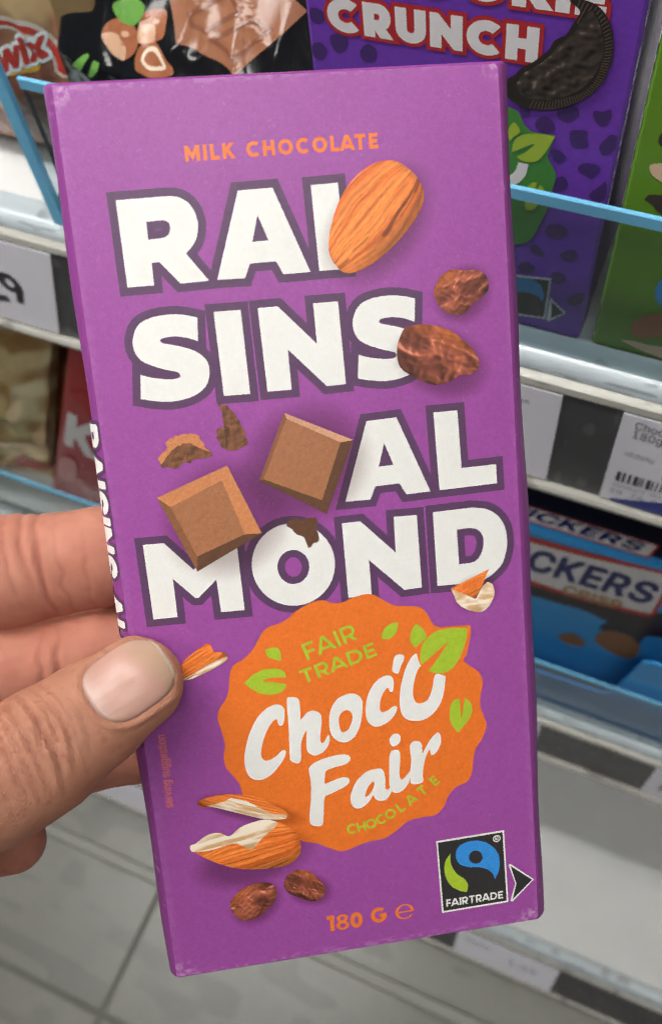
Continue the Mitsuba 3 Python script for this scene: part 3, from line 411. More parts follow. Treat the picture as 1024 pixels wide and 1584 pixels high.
def plate(p, n, uv):
    return mi.Color3f(0.150, 0.042, 0.40) * (0.92 + 0.16 * noise(p.x * 900, p.y * 900, p.z * 900))
mat('m_purple_card', proc(plate), 0.38, specular=0.45)
mat('m_plum_spot', (0.055, 0.022, 0.135), 0.4)
mat('m_card_white', (0.72, 0.70, 0.70), 0.4)
mat('m_card_red', (0.42, 0.025, 0.03), 0.4)
def biscuit(p, n, uv):
    h = lambda x, z: noise(x * 420, 1.0, z * 420) + 0.5 * noise(x * 900, 4.0, z * 900)
    e = 0.0004                                             # printed relief of the embossed face
    d = h(p.x - e, p.z + e) - h(p.x + e, p.z - e)
    return mi.Color3f(0.040, 0.030, 0.024) * (1 + 0.9 * dr.clip(d * 1.6, -0.9, 1)) + mi.Color3f(0.13, 0.10, 0.08) * smoothstep(0.45, 1.0, d * 1.6)
mat('m_biscuit', proc(biscuit), 0.5)
mat('m_cookie_ridge', (0.085, 0.06, 0.045), 0.45)
mat('m_biscuit_edge', (0.022, 0.017, 0.014), 0.45)
mat('m_leaf_green', (0.06, 0.22, 0.045), 0.4)
mat('m_leaf_lime', (0.33, 0.45, 0.04), 0.4)
mat('m_logo_blue', (0.03, 0.27, 0.60), 0.4)
mat('m_green_card', (0.12, 0.26, 0.02), 0.36, specular=0.45)
mat('m_nut_brown', (0.36, 0.13, 0.05), 0.45)
mat('m_nut_flesh', (0.66, 0.46, 0.30), 0.45)
mat('m_dark_choc', (0.045, 0.033, 0.030), 0.45)

def goods(name, art): return unary_union([rings_poly([r]) for r in GOODS[art]])
def each(key, part, art, Y, bsdf, lift):
    for r in GOODS[art]: wall_print(numbered(key + '__' + part), rings_poly([r]), Y, bsdf, lift)
def carton(key, x0, x1, y0, z0, h, bsdf, depth=0.0125):
    put(key + '__carton_body', block(x0, x1, y0, y0 + depth, z0, z0 + h, 0.0009), bsdf)
SH = ZS[0] + 0.0006
# purple biscuit bar carton
FY = 0.017
K = 'biscuit_chocolate_carton'
tag(K, 'purple dark-spotted chocolate carton reading crunch with a bitten cookie picture', 'chocolate box')
carton(K, -0.1157, -0.0275, FY, SH, 0.190, 'm_purple_card')
front = sbox(-115, SH * 1000 + .5, -28.2, 226)
for g in GOODS['spot']:
    q = rings_poly([g]).intersection(front)
    if not q.is_empty: wall_print(numbered(K + '__dark_spot'), q, FY, 'm_plum_spot', 0.0002)
for k in range(26):
    x, z = rng.uniform(-113, -32), rng.uniform(40, 220)
    if x > -62 and z < 125 or 30 < z - 100 < 55: continue
    s = affinity.rotate(Point(0, 0).buffer(1, 8), 0); s = affinity.translate(affinity.rotate(affinity.scale(s, rng.uniform(2.5, 4), rng.uniform(2, 3)), rng.uniform(0, 180)), x, z)
    wall_print(numbered(K + '__dark_spot'), s.intersection(front), FY, 'm_plum_spot', 0.0002)
w1 = fit_strokes('CRUNCH', -109.0, 134.2, -51.5, 135.6, 9.6, 0.30, 0.10)
w2 = fit_strokes('COOKIE', -97.0, 148.6, -36.5, 150.4, 9.6, 0.30, 0.10)
wall_print(K + '__lettering_border', unary_union([w1, w2]).buffer(1.1, join_style=2), FY, 'm_card_red', 0.00035)
wall_print(K + '__lettering', w1, FY, 'm_card_white', 0.0005); wall_print(K + '__lettering_001', w2, FY, 'm_card_white', 0.0005)
each(K, 'cookie_edge', 'cookie', FY, 'm_biscuit_edge', 0.0007)
cf = rings_poly([GOODS['cookieface'][0]])
wall_print(K + '__cookie_face', cf, FY, 'm_biscuit', 0.0009)
ck = rings_poly([GOODS['cookie'][0]])
c0 = np.array(cf.minimum_rotated_rectangle.centroid.coords[0]) + (-3.0, 1.5)
ticks = []
for a in np.radians(np.arange(-110, 80, 3.6)):
    p0, p1 = c0 + 11.0 * np.array([math.cos(a), math.sin(a)]), c0 + 30 * np.array([math.cos(a), math.sin(a)])
    ticks.append(LineString([p0, p1]).buffer(0.16))
rim = ck.buffer(-0.25).difference(cf.buffer(0.25))
wall_print(K + '__cookie_ridges', unary_union(ticks).intersection(rim), FY, 'm_cookie_ridge', 0.00085)
each(K, 'round_badge', 'gbadge', FY, 'm_leaf_green', 0.0004)
each(K, 'badge_leaf', 'leaf', FY, 'm_leaf_lime', 0.0007); each(K, 'badge_script', 'swoosh', FY, 'm_card_white', 0.0006)
each(K, 'mark_frame', 'ftwhite', FY, 'm_card_white', 0.0003); each(K, 'mark_panel', 'ftblack', FY, 'm_print_dark', 0.00045)
each(K, 'mark_swirl', 'ftblue', FY, 'm_logo_blue', 0.0006)
def side_text(key, text, X, y0, z0, z1, h, bsdf, sgn):
    """Lettering that reads upward on a carton's right side."""
    g = fit_text(text, 0, 0, (z1 - z0) * 1000, 0, h * 1000, 0.04)
    v, f = tri2d(g)
    P = np.stack([np.full(len(v), X), y0 + (h - v[:, 1] / 1000 if sgn > 0 else v[:, 1] / 1000), z0 + v[:, 0] / 1000], 1)
    put(key, (P, f), bsdf)
side_text(K + '__side_lettering', 'COOKIE CRUNCH', -0.02735, FY + 0.0006, 0.0935, 0.205, 0.0026, 'm_card_white', 1)
for i in range(1, 4):
    k = f'{K}_{i:03d}'
    carton(k, -0.1155 + 0.0004 * i, -0.0278 - 0.0003 * i, FY + 0.0132 * i, SH, 0.190, 'm_purple_card')
    tag(k, ('second', 'third', 'rearmost')[i - 1] + ' purple chocolate carton in the row behind the crunch carton', 'chocolate box', 'purple cartons standing behind the front one')
# green almond carton
K = 'green_chocolate_carton'
tag(K, 'bright green chocolate carton with almonds printed on it at the right edge', 'chocolate box')
carton(K, -0.0232, 0.0650, FY, SH, 0.190, 'm_green_card')
each(K, 'printed_almond', 'galmond', FY, 'm_nut_brown', 0.0003); each(K, 'printed_nut', 'gflesh', FY, 'm_nut_flesh', 0.0003)
each(K, 'printed_dark_piece', 'gdark', FY, 'm_dark_choc', 0.0003); each(K, 'printed_blue_mark', 'gblue', FY, 'm_logo_blue', 0.0003)
side_text(K + '__side_lettering', 'ALMOND SALT', -0.02335, FY + 0.0006, 0.080, 0.200, 0.0022, 'm_card_white', -1)
for i in range(1, 3):
    k = f'{K}_{i:03d}'
    carton(k, -0.0230, 0.0648, FY + 0.0132 * i, SH, 0.190, 'm_green_card')
    tag(k, ('second', 'rearmost')[i - 1] + ' green chocolate carton in the row behind the front green carton', 'chocolate box', 'green cartons standing behind the front one')

# pillow bags of film, wrinkled
def bag_front(x0, x1, z0, z1, y, bulge, wrinkle=0.0016, seed=0, lean=0.0, freq=40, nx=60, nz=60, back=0.0, bend=0.1):
    u, w = np.meshgrid(np.linspace(0, 1, nx), np.linspace(0, 1, nz))
    prof = (np.clip(np.sin(np.pi * u), 0, 1) ** 0.55) * (np.clip(np.sin(np.pi * w), 0, 1) ** 0.6)
    X, Zz = x0 + (x1 - x0) * u, z0 + (z1 - z0) * w
    P = np.stack([X * freq, Zz * freq * 0.7 + X * freq * 0.5, 0 * X + seed], -1)
    r = 1 - np.abs(2 * meshkit.noise(P, seed) - 1)
    r2 = 1 - np.abs(2 * meshkit.noise(P * 2.3, seed + 3) - 1)
    Y = y - bulge * prof - wrinkle * (r ** 3 + 0.5 * r2 ** 3) * prof
    Y = Y + back * np.maximum(0, Zz - bend)              # the upper part leans back
    f = np.stack([X + lean * (Zz - z0), Y, Zz], -1).reshape(-1, 3)
    b = f.copy(); b[:, 1] = 2 * (y + back * np.maximum(0, f[:, 2] - bend)) - b[:, 1] + 0.002
    i, j = np.meshgrid(np.arange(nz - 1), np.arange(nx - 1), indexing='ij')
    q = np.stack([i * nx + j, i * nx + j + 1, (i + 1) * nx + j + 1, (i + 1) * nx + j], -1).reshape(-1, 4)
    return f, q, b
def bag(key, bsdf, *a, **k):
    f, q, b = bag_front(*a, **k)
    n = len(f)
    v = np.vstack([f, b]); fc = np.vstack([q, q[:, ::-1] + n])
    put(key, (v, fc), bsdf, smooth=True)
    from scipy.interpolate import LinearNDInterpolator
    it = LinearNDInterpolator(f[:, [0, 2]], f[:, 1])
    def print_on(part, g, mbsdf, lift=0.0005):
        g = g.simplify(0.05)
        vv, ff = tri2d(g)
        vv3 = np.column_stack([vv, np.zeros(len(vv))])
        vv3, ff = trimesh.remesh.subdivide_to_size(vv3, ff, 2.5)
        yy = it(vv3[:, :2] / 1000); yy = np.where(np.isnan(yy), f[:, 1].max(), yy)
        put(numbered(key.split('__')[0] + '__' + part), (np.stack([vv3[:, 0] / 1000, yy - lift, vv3[:, 1] / 1000], 1), ff), mbsdf, smooth=True)
    return print_on
mat('m_black_film', (0.006, 0.006, 0.007), 0.11, specular=0.5)
mat('m_film_choc', (0.28, 0.115, 0.06), 0.16, specular=0.6)
mat('m_film_choc_dark', (0.20, 0.075, 0.04), 0.16, specular=0.6)
mat('m_film_tan', (0.56, 0.33, 0.21), 0.16, specular=0.6)
mat('m_film_nut', (0.32, 0.11, 0.05), 0.16, specular=0.6)
mat('m_film_flesh', (0.72, 0.58, 0.44), 0.16, specular=0.6)
mat('m_film_green', (0.13, 0.30, 0.06), 0.16, specular=0.6)
mat('m_film_white', (0.75, 0.75, 0.74), 0.16, specular=0.6)
K = 'hazelnut_chocolate_bag'
tag(K, 'glossy black film bag with hazelnuts and chocolate squares printed on it', 'sweets bag')
p = bag(K + '__film', 'm_black_film', -0.222, -0.118, SH, 0.215, 0.034, 0.0085, wrinkle=0.0022, seed=3, freq=62, nx=110, nz=160, back=1.0, bend=0.096)
cl = sbox(-220, 40, -120, 210)
for r in GOODS['slab']: p('printed_chocolate_slab', rings_poly([r]).intersection(cl), 'm_film_choc', 0.0004)
for r in GOODS['slabtop']:
    q = rings_poly([r]).intersection(cl)
    p('printed_square', q.difference(q.buffer(-1.2)), 'm_film_choc_dark', 0.0006)
for r in GOODS['nut']:
    q = rings_poly([r]); b = q.bounds
    p('printed_hazelnut', q, 'm_film_nut', 0.0006)
    p('printed_nut_cap', q.intersection(affinity.translate(q, -0.30 * (b[2] - b[0]), -0.42 * (b[3] - b[1]))), 'm_film_tan', 0.0008)
    p('printed_nut_glint', affinity.translate(affinity.scale(q, 0.22, 0.16), 0.12 * (b[2] - b[0]), 0.16 * (b[3] - b[1])), 'm_film_tan', 0.0008)
p('printed_cut_hazelnut', rings_poly([GOODS['nutcut'][0]]), 'm_film_nut', 0.0007); p('printed_nut_core', rings_poly([GOODS['nutflesh'][0]]), 'm_film_flesh', 0.0009)
p('printed_nut_core', Polygon(np.array(GOODS['nutflesh'][0]).reshape(-1, 2)).buffer(-1.0), 'm_film_nut', 0.0011)
p('printed_leaf', rings_poly([GOODS['bleaf'][0]]), 'm_film_green', 0.0008)
for r in GOODS['bscript']: p('printed_script', rings_poly([r]).buffer(0.2), 'm_film_green', 0.0006)

# brown cardboard tray between the two bags
mat('m_cardboard', proc(lambda p, n, uv: mi.Color3f(0.27, 0.175, 0.075) * (0.85 + 0.3 * fbm(p.x * 60, p.y * 60, p.z * 200))), 0.75)
tag('cardboard_tray', 'brown cardboard display tray between the candy bag and the black bag', 'cardboard box')
put('cardboard_tray__side_panel', block(-0.2245, -0.2060, 0.040, 0.30, SH, 0.19, 0.001), 'm_cardboard')

# mixed candy bag, top left
mat('m_candy_film', proc(lambda p, n, uv: mix((0.24, 0.085, 0.05), (0.58, 0.35, 0.17), smoothstep(0.35, 0.65, fbm(p.x * 55, p.y * 30, p.z * 55)))), 0.15, specular=0.7)
mat('m_film_red', (0.50, 0.05, 0.035), 0.18, specular=0.6)
mat('m_film_gold', (0.62, 0.34, 0.06), 0.2, specular=0.6)
mat('m_film_cream', (0.60, 0.50, 0.42), 0.18, specular=0.6)
K = 'candy_mix_bag'
tag(K, 'glossy brown and gold candy bag with red ribbon stripes in the top left corner', 'sweets bag')
p = bag(K + '__film', 'm_candy_film', -0.300, -0.214, 0.044, 0.165, 0.040, 0.012, seed=11, freq=70, nx=80, nz=90, back=0.4, bend=0.075)
rb = rings_poly([GOODS['ribbon'][0]])
p('ribbon_border', rb.buffer(1.3), 'm_film_cream', 0.0003)
p('red_ribbon', rb, 'm_film_red', 0.0006)
p('gold_band', rings_poly([GOODS['cgold'][0]]), 'm_film_gold', 0.0004)
tw = fit_text('Twix', -257.0, 80.5, -228.5, 90.2, 7.4, 0.05, 0.15)
p('lettering_border', tw.buffer(1.1), 'm_film_white', 0.0007); p('lettering', tw, 'm_film_red', 0.0009)

# second shelf, left: gold foil bag and red wafer bag
def foil(p, n, uv):
    return mix((0.46, 0.27, 0.10), (0.82, 0.66, 0.36), smoothstep(0.3, 0.7, noise(p.x * 60, p.y * 60, p.z * 60)))
mat('m_gold_foil', proc(foil), 0.25, metallic=0.65)
SH2 = ZS[1] + 0.0006
K = 'gold_foil_bag'
tag(K, 'crumpled gold foil bag on the middle shelf at the left edge', 'sweets bag')
p = bag(K + '__foil', 'm_gold_foil', -0.52, -0.385, SH2, -0.060, 0.046, 0.020, wrinkle=0.011, seed=21, freq=38, nx=80, nz=100, lean=0.42)
p('printed_flame', Polygon([(-400, -275), (-372, -272), (-384, -245), (-396, -255)]), 'm_film_red', 0.0008)
mat('m_orange_film', (0.26, 0.055, 0.018), 0.2, specular=0.6)
K = 'orange_film_bag'
tag(K, 'dark orange film bag squeezed between the gold foil bag and the red wafer bag', 'sweets bag')
bag(K, 'm_orange_film', -0.405, -0.345, SH2, -0.085, 0.062, 0.010, seed=25, freq=40, lean=0.42)
mat('m_wafer_red', (0.38, 0.007, 0.012), 0.22, specular=0.6)
K = 'red_wafer_bag'
tag(K, 'deep red wafer bag with a white oval and red letter K above the hand', 'sweets bag')
p = bag(K + '__film', 'm_wafer_red', -0.379, -0.235, SH2, -0.085, 0.036, 0.008, wrinkle=0.0008, seed=31, freq=30, nx=80, nz=90, lean=0.45)
p('lettering_oval', rings_poly([GOODS['koval'][0]]), 'm_wafer_red', 0.0005)
kt = affinity.translate(affinity.skew(fit_text('KitKat', 0, 0, 105, 0, 38, 0.05), 24, 0, origin=(0, 0)), -331.0, -198.0)
p('lettering', kt, 'm_card_white', 0.0009)
p('round_mark', rings_poly([GOODS['kdot'][0]]), 'm_print_pink', 0.0008)
mat('m_print_pink', (0.62, 0.25, 0.25), 0.3)

# second shelf, right: blue snack multipacks in a blue display tray
mat('m_pack_blue', (0.040, 0.30, 0.68), 0.25, specular=0.5)
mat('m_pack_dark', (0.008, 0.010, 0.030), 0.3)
mat('m_pack_brown', (0.030, 0.014, 0.010), 0.3)
mat('m_pack_navy', (0.010, 0.012, 0.13), 0.3)
mat('m_pack_red', (0.48, 0.03, 0.02), 0.3)
mat('m_pack_gold', (0.42, 0.25, 0.08), 0.3)
mat('m_cookie_bit', (0.28, 0.13, 0.045), 0.5)
FY2 = 0.0255
K = 'snack_multipack'
tag(K, 'front blue snack multipack with white lettering band and gold crisp lettering', 'snack box')
put(K + '__carton_body', block(-0.125, 0.075, FY2, FY2 + 0.040, -0.2700, -0.1120, 0.002), 'm_pack_blue')
wall_print(K + '__brown_band', rings_poly([GOODS['brown'][0]]).union(sbox(-124, -160, -50, -149)), FY2, 'm_pack_brown', 0.0002)
wall_print(K + '__band_border', rings_poly([GOODS['red'][0]]).union(sbox(-66, -156, -50, -124.5)), FY2, 'm_pack_red', 0.0004)
wall_print(K + '__lettering_band', rings_poly([GOODS['white'][0]]).union(sbox(-64, -153, -46, -128)), FY2, 'm_card_white', 0.0006)
sn = fit_text('SNICKERS', -61.5, -151.8, 32.5, -146.0, 21.0, 0.03, 0.28)
wall_print(K + '__lettering', sn, FY2, 'm_pack_navy', 0.0008)
wall_print(K + '__lettering_001', fit_text('CRISP', -10.5, -163.6, 19.5, -161.5, 9.0, 0.03, 0.2), FY2, 'm_pack_gold', 0.0010)
each(K, 'printed_cookie', 'piece', FY2, 'm_cookie_bit', 0.0004); each(K, 'printed_bar', 'pdark', FY2, 'm_pack_brown', 0.0003)
def top_print(part, g, bsdf, lift):
    v, f = tri2d(g)
    put(numbered(K + '__' + part), (np.stack([v[:, 0] / 1000, v[:, 1] / 1000, np.full(len(v), -0.1120 + lift)], 1), f), bsdf)
top_print('top_dark_band', Polygon([(-122, 30.5), (72, 31.5), (72, 63), (-122, 63)]), 'm_pack_dark', 0.0001)
top_print('top_band_border', Polygon([(-62, 29), (22, 29.5), (25, 37.8), (-59, 37.3)]), 'm_pack_red', 0.0002)
top_print('top_lettering_band', Polygon([(-61, 29.7), (21, 30.2), (24, 37.1), (-58, 36.6)]), 'm_card_white', 0.0004)
top_print('top_lettering', fit_text('SNICKERS', -58, 31.0, 19, 31.3, 4.9, 0.03, 0.28), 'm_pack_navy', 0.0006)
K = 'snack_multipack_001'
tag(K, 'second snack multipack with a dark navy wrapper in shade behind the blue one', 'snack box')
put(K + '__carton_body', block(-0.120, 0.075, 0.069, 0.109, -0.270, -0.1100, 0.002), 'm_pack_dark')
K = 'blue_display_tray'
tag(K, 'low blue cardboard display tray with slanted cut holding the snack multipacks', 'cardboard box')
put(K + '__base', block(-0.135, 0.14, 0.0125, 0.115, SH2, SH2 + 0.0015, 0.0005), 'm_cardboard')
g = Polygon([(-135, SH2 * 1000), (140, SH2 * 1000), (140, -181), (43, -184), (38, -187), (31, -240), (26, -246), (-135, -252)])
m = trimesh.creation.extrude_polygon(g, 1.6, engine='earcut')
v = m.vertices
put(K + '__front_wall', (np.stack([v[:, 0] / 1000, 0.0125 + v[:, 2] / 1000, v[:, 1] / 1000], 1), m.faces[:, ::-1]), 'm_pack_blue')

# ------------------------------------------------------------------ the held chocolate carton: its own frame in mm, x right, y up, z out of the front
BOX_R = np.array([[0.8388, -0.3102, 0.44743], [0.52992, 0.65367, -0.54027], [-0.12488, 0.69028, 0.71268]])
BOX_T = np.array([-0.05371, -0.11941, 0.10904])
def to_world(v): return np.asarray(v, float) / 1000 @ BOX_R.T + BOX_T
CORNERS = np.array([(-43.5, 98.0), (43.1, 96.8), (43.9, -98.4), (-44.2, -97.8)])   # a slightly skewed hand-folded front
def swell(x, y):
    """How far the soft card front stands out (mm)."""
    b = 0.9 * np.clip(1 - (x / 43.2) ** 2, 0, 1) * np.clip(1 - (y / 97.5) ** 2, 0, 1)
    b = b + 0.10 * np.sin(x * 0.11 + 1.0) * np.sin(y * 0.06 + 0.5) * np.clip(1 - (x / 43.2) ** 2, 0, 1)
    crease = -0.16 * np.exp(-((y + 16.7 - 0.05 * x) / 0.35) ** 2) * np.clip((x - 31) / 5, 0, 1)
    return b + crease
ART = {"letter":[[[-34.58,76.6,-24.83,76.62,-23.5,76.51,-22.92,76.4,-22.13,76.08,-21.36,75.62,-20.69,75.03,-20.33,74.56,-20.02,74.02,-19.76,73.46,-19.49,
72.62,-19.32,71.48,-19.33,70.63,-19.41,70.04,-19.54,69.45,-19.8,68.61,-20.26,67.69,-20.69,67.11,-21.15,66.58,-22.33,65.6,-18.38,59.93,-24.07,59.88,
-27.71,64.35,-29.2,64.33,-29.3,59.99,-34.52,60.01],[-29.27,72.13,-26.12,72.21,-25.27,71.92,-24.97,71.63,-24.8,71.04,-24.81,70.43,-25.02,69.84,-25.18,
69.58,-25.57,69.19,-25.81,69.04,-26.16,68.93,-27.03,68.82,-29.31,68.78]],[[-10.84,76.62,-3.97,76.68,2.05,59.92,-3.46,59.94,-4.69,62.57,-9.94,62.57,
-11.25,59.81,-16.76,59.99],[-7.46,71.67,-5.79,66.73,-9.04,66.7]],[[3.65,76.59,9.09,76.67,9.57,59.89,3.86,59.96]],[[-21.57,53.01,-21.97,48.31,-23.06,
48.82,-24.29,49.27,-25.4,49.54,-26.43,49.7,-27.5,49.72,-28.87,49.58,-29.27,49.41,-29.42,49.27,-29.48,49.1,-29.43,48.92,-29.32,48.81,-29.09,48.65,
-28.73,48.49,-25.91,47.73,-24.64,47.28,-23.48,46.78,-22.78,46.4,-22.18,46.0,-21.65,45.55,-21.18,45.06,-20.8,44.52,-20.54,43.9,-20.39,43.22,-20.35,
42.25,-20.45,41.48,-20.64,40.71,-21.05,39.8,-21.48,39.17,-21.86,38.78,-22.59,38.22,-23.47,37.72,-24.08,37.45,-25.38,37.07,-27.37,36.77,-28.97,36.72,
-30.43,36.87,-32.67,37.28,-34.79,37.87,-34.25,42.74,-33.14,42.27,-31.95,41.9,-30.0,41.47,-28.74,41.28,-27.73,41.24,-26.82,41.33,-26.47,41.49,-26.35,
41.65,-26.29,41.84,-26.39,42.17,-26.56,42.39,-26.74,42.51,-27.26,42.72,-29.5,43.4,-31.63,44.26,-33.17,45.11,-33.78,45.6,-34.09,45.97,-34.56,46.8,
-34.85,47.59,-34.96,48.36,-34.96,49.11,-34.84,49.84,-34.5,50.85,-34.08,51.71,-33.67,52.26,-33.16,52.75,-32.76,53.03,-32.29,53.28,-31.73,53.5,-30.19,
53.9,-28.57,54.08,-26.61,54.11,-25.15,53.96,-23.41,53.58]],[[-18.22,53.81,-12.77,53.72,-12.64,36.7,-18.04,36.83]],[[-9.33,53.76,-5.26,53.74,2.03,45.53,
1.99,53.7,7.11,53.65,7.3,36.73,3.3,36.71,-4.05,44.98,-4.07,36.72,-9.06,36.81]],[[23.14,52.79,22.74,48.09,21.65,48.6,20.42,49.05,19.31,49.32,18.28,
49.48,17.21,49.5,15.84,49.36,15.44,49.19,15.29,49.05,15.23,48.88,15.28,48.7,15.39,48.59,15.62,48.43,15.98,48.27,18.8,47.51,20.07,47.06,21.23,46.56,
21.93,46.18,22.53,45.78,23.06,45.33,23.53,44.84,23.91,44.3,24.17,43.68,24.32,43.0,24.36,42.03,24.26,41.26,24.07,40.49,23.66,39.58,23.23,38.95,22.85,
38.56,22.12,38.0,21.24,37.5,20.63,37.23,19.33,36.85,17.34,36.55,15.74,36.5,14.28,36.65,12.04,37.06,9.92,37.65,10.46,42.52,11.57,42.05,12.76,41.68,
14.71,41.25,15.97,41.06,16.98,41.02,17.89,41.11,18.24,41.27,18.36,41.43,18.42,41.62,18.32,41.95,18.15,42.17,17.97,42.29,17.45,42.5,15.21,43.18,13.08,
44.04,11.54,44.89,10.93,45.38,10.62,45.75,10.15,46.58,9.86,47.37,9.75,48.14,9.75,48.89,9.87,49.62,10.21,50.63,10.63,51.49,11.04,52.04,11.55,52.53,
11.95,52.81,12.42,53.06,12.98,53.28,14.52,53.68,16.14,53.86,18.1,53.89,19.56,53.74,21.3,53.36]],[[10.98,28.57,17.43,28.69,23.75,11.86,18.42,11.85,
17.06,14.44,11.79,14.43,10.5,11.69,5.06,11.81],[14.41,23.5,16.04,18.65,12.82,18.56]],[[25.5,28.84,30.76,28.75,30.97,16.16,38.69,16.12,38.75,11.85,
25.77,11.88]],[[-38.38,7.41,-34.02,7.31,-28.54,0.74,-22.89,6.99,-18.88,7.0,-18.77,-9.53,-23.82,-9.37,-24.01,-1.98,-28.23,-5.58,-28.9,-5.54,-33.1,-0.7,
-33.15,-9.31,-38.28,-9.23]],[[1.63,-1.77,1.53,-2.54,1.3,-3.56,0.96,-4.53,0.63,-5.23,0.25,-5.9,-0.35,-6.74,-0.85,-7.31,-1.59,-8.0,-2.41,-8.6,-3.07,
-8.98,-3.99,-9.4,-4.71,-9.64,-5.7,-9.86,-6.45,-9.95,-7.21,-9.97,-8.22,-9.9,-9.22,-9.7,-9.95,-9.49,-10.66,-9.2,-11.58,-8.73,-12.23,-8.31,-13.03,-7.67,
-13.59,-7.13,-14.26,-6.34,-14.85,-5.48,-15.22,-4.79,-15.63,-3.83,-15.87,-3.1,-16.05,-2.34,-16.19,-1.32,-16.22,-0.28,-16.14,0.74,-16.01,1.5,-15.74,2.48,
-15.36,3.42,-15.01,4.1,-14.62,4.74,-14.0,5.53,-13.49,6.08,-12.74,6.73,-12.13,7.15,-11.27,7.64,-10.36,8.02,-9.65,8.24,-8.67,8.43,-7.94,8.5,-6.94,8.5,
-6.2,8.42,-5.22,8.21,-4.5,7.99,-3.58,7.59,-2.91,7.23,-2.27,6.81,-1.48,6.16,-0.93,5.62,-0.27,4.83,0.18,4.2,0.56,3.52,1.0,2.57,1.25,1.84,1.5,0.82,1.61,
0.05,1.66,-0.99],[-3.95,-1.63,-4.08,-2.37,-4.34,-3.06,-4.73,-3.68,-5.21,-4.2,-5.78,-4.61,-6.4,-4.89,-7.17,-5.03,-7.84,-5.0,-8.5,-4.82,-9.12,-4.5,-9.66,
-4.05,-10.18,-3.41,-10.52,-2.75,-10.73,-2.04,-10.81,-1.29,-10.77,-0.55,-10.59,0.18,-10.3,0.84,-9.88,1.44,-9.45,1.86,-8.88,2.25,-8.26,2.5,-7.59,2.62,
-6.92,2.58,-6.26,2.41,-5.65,2.1,-5.1,1.65,-4.64,1.1,-4.33,0.56,-4.07,-0.14,-3.95,-0.88]],[[3.9,7.19,7.89,7.17,15.13,-0.77,15.25,7.23,20.37,7.04,20.41,
-9.51,16.44,-9.54,9.13,-1.72,9.12,-9.82,3.92,-9.68]],[[23.97,7.18,32.82,7.13,34.82,6.75,36.05,6.38,37.07,5.83,37.69,5.37,38.25,4.87,38.74,4.32,39.18,
3.72,39.55,3.06,39.98,2.03,40.18,1.3,40.31,0.54,40.43,-1.32,40.38,-2.31,40.29,-2.96,40.05,-3.98,39.7,-5.1,39.4,-5.83,39.05,-6.48,38.63,-7.04,38.14,
-7.54,37.07,-8.4,35.87,-9.16,34.91,-9.61,33.89,-9.87,31.88,-10.03,23.95,-9.65],[29.09,2.61,32.04,2.62,32.95,2.38,33.44,2.21,33.86,1.97,34.2,1.65,34.61,
1.04,34.89,0.35,35.02,-0.41,35.01,-1.25,34.88,-2.07,34.61,-2.93,34.23,-3.72,33.62,-4.56,33.05,-5.05,32.52,-5.27,31.76,-5.37,29.16,-5.33]]],
"badge":[[[7.84,-9.34,8.39,-9.38,8.84,-9.47,9.75,-9.86,10.27,-10.2,11.63,-11.3,12.96,-12.25,13.5,-12.59,14.1,-12.87,14.78,-13.06,16.66,-13.33,18.73,
-13.71,19.34,-13.89,19.86,-14.17,20.48,-14.72,21.16,-15.66,21.47,-16.27,22.01,-17.66,22.33,-18.22,22.82,-18.79,23.39,-19.16,23.92,-19.34,24.63,-19.44,
27.26,-19.52,30.93,-19.88,30.96,-21.83,30.37,-24.25,29.75,-26.56,29.47,-27.15,28.98,-27.71,28.92,-27.99,29.05,-28.34,29.47,-28.84,30.31,-29.65,31.55,
-30.67,32.12,-31.23,32.51,-31.82,32.9,-32.77,33.08,-33.78,33.07,-34.5,32.9,-35.28,32.55,-36.48,32.38,-37.26,32.19,-38.67,32.17,-39.37,32.23,-40.12,
32.31,-40.54,33.29,-43.56,33.45,-44.52,33.4,-45.13,33.25,-45.7,33.0,-46.39,32.32,-47.83,31.98,-48.42,30.82,-49.84,30.39,-50.77,30.06,-51.85,29.81,
-52.96,29.53,-55.54,29.21,-56.55,28.77,-57.51,28.37,-58.06,28.12,-58.29,27.83,-58.48,27.12,-58.74,25.59,-59.16,24.98,-59.52,24.48,-59.96,23.82,-60.71,
23.21,-61.6,22.36,-63.44,21.98,-64.07,21.32,-64.81,20.85,-65.21,20.3,-65.52,19.66,-65.71,18.91,-65.76,17.26,-65.69,15.53,-65.79,14.18,-65.95,13.33,
-66.18,12.56,-66.59,10.41,-68.2,8.6,-69.2,7.53,-69.61,6.83,-69.72,4.75,-69.74,3.35,-69.91,1.6,-70.27,-0.2,-70.88,-0.88,-71.05,-2.07,-71.23,-2.96,
-71.17,-3.64,-70.97,-4.4,-70.6,-6.52,-69.34,-7.87,-68.42,-8.52,-68.12,-10.23,-67.6,-11.08,-67.28,-11.81,-66.88,-12.46,-66.4,-14.28,-64.7,-15.52,-63.38,
-16.67,-62.0,-17.91,-60.21,-18.46,-59.54,-19.12,-58.92,-20.91,-57.51,-22.12,-56.42,-22.9,-55.62,-23.31,-55.04,-23.47,-54.73,-23.69,-54.06,-24.07,
-52.07,-24.26,-50.68,-24.43,-50.12,-24.89,-49.22,-26.69,-46.28,-26.89,-45.75,-27.02,-45.17,-27.09,-44.21,-27.06,-43.22,-26.95,-42.57,-26.59,-41.22,
-26.49,-40.46,-26.5,-40.05,-26.61,-38.67,-26.87,-36.87,-27.37,-34.31,-27.36,-33.66,-27.29,-33.05,-27.04,-32.19,-26.62,-31.35,-25.25,-29.73,-24.91,
-29.18,-24.66,-28.64,-24.35,-27.79,-24.09,-26.82,-23.8,-24.86,-23.64,-24.14,-23.25,-22.91,-22.99,-22.37,-22.63,-21.89,-22.4,-21.7,-21.85,-21.4,-20.89,
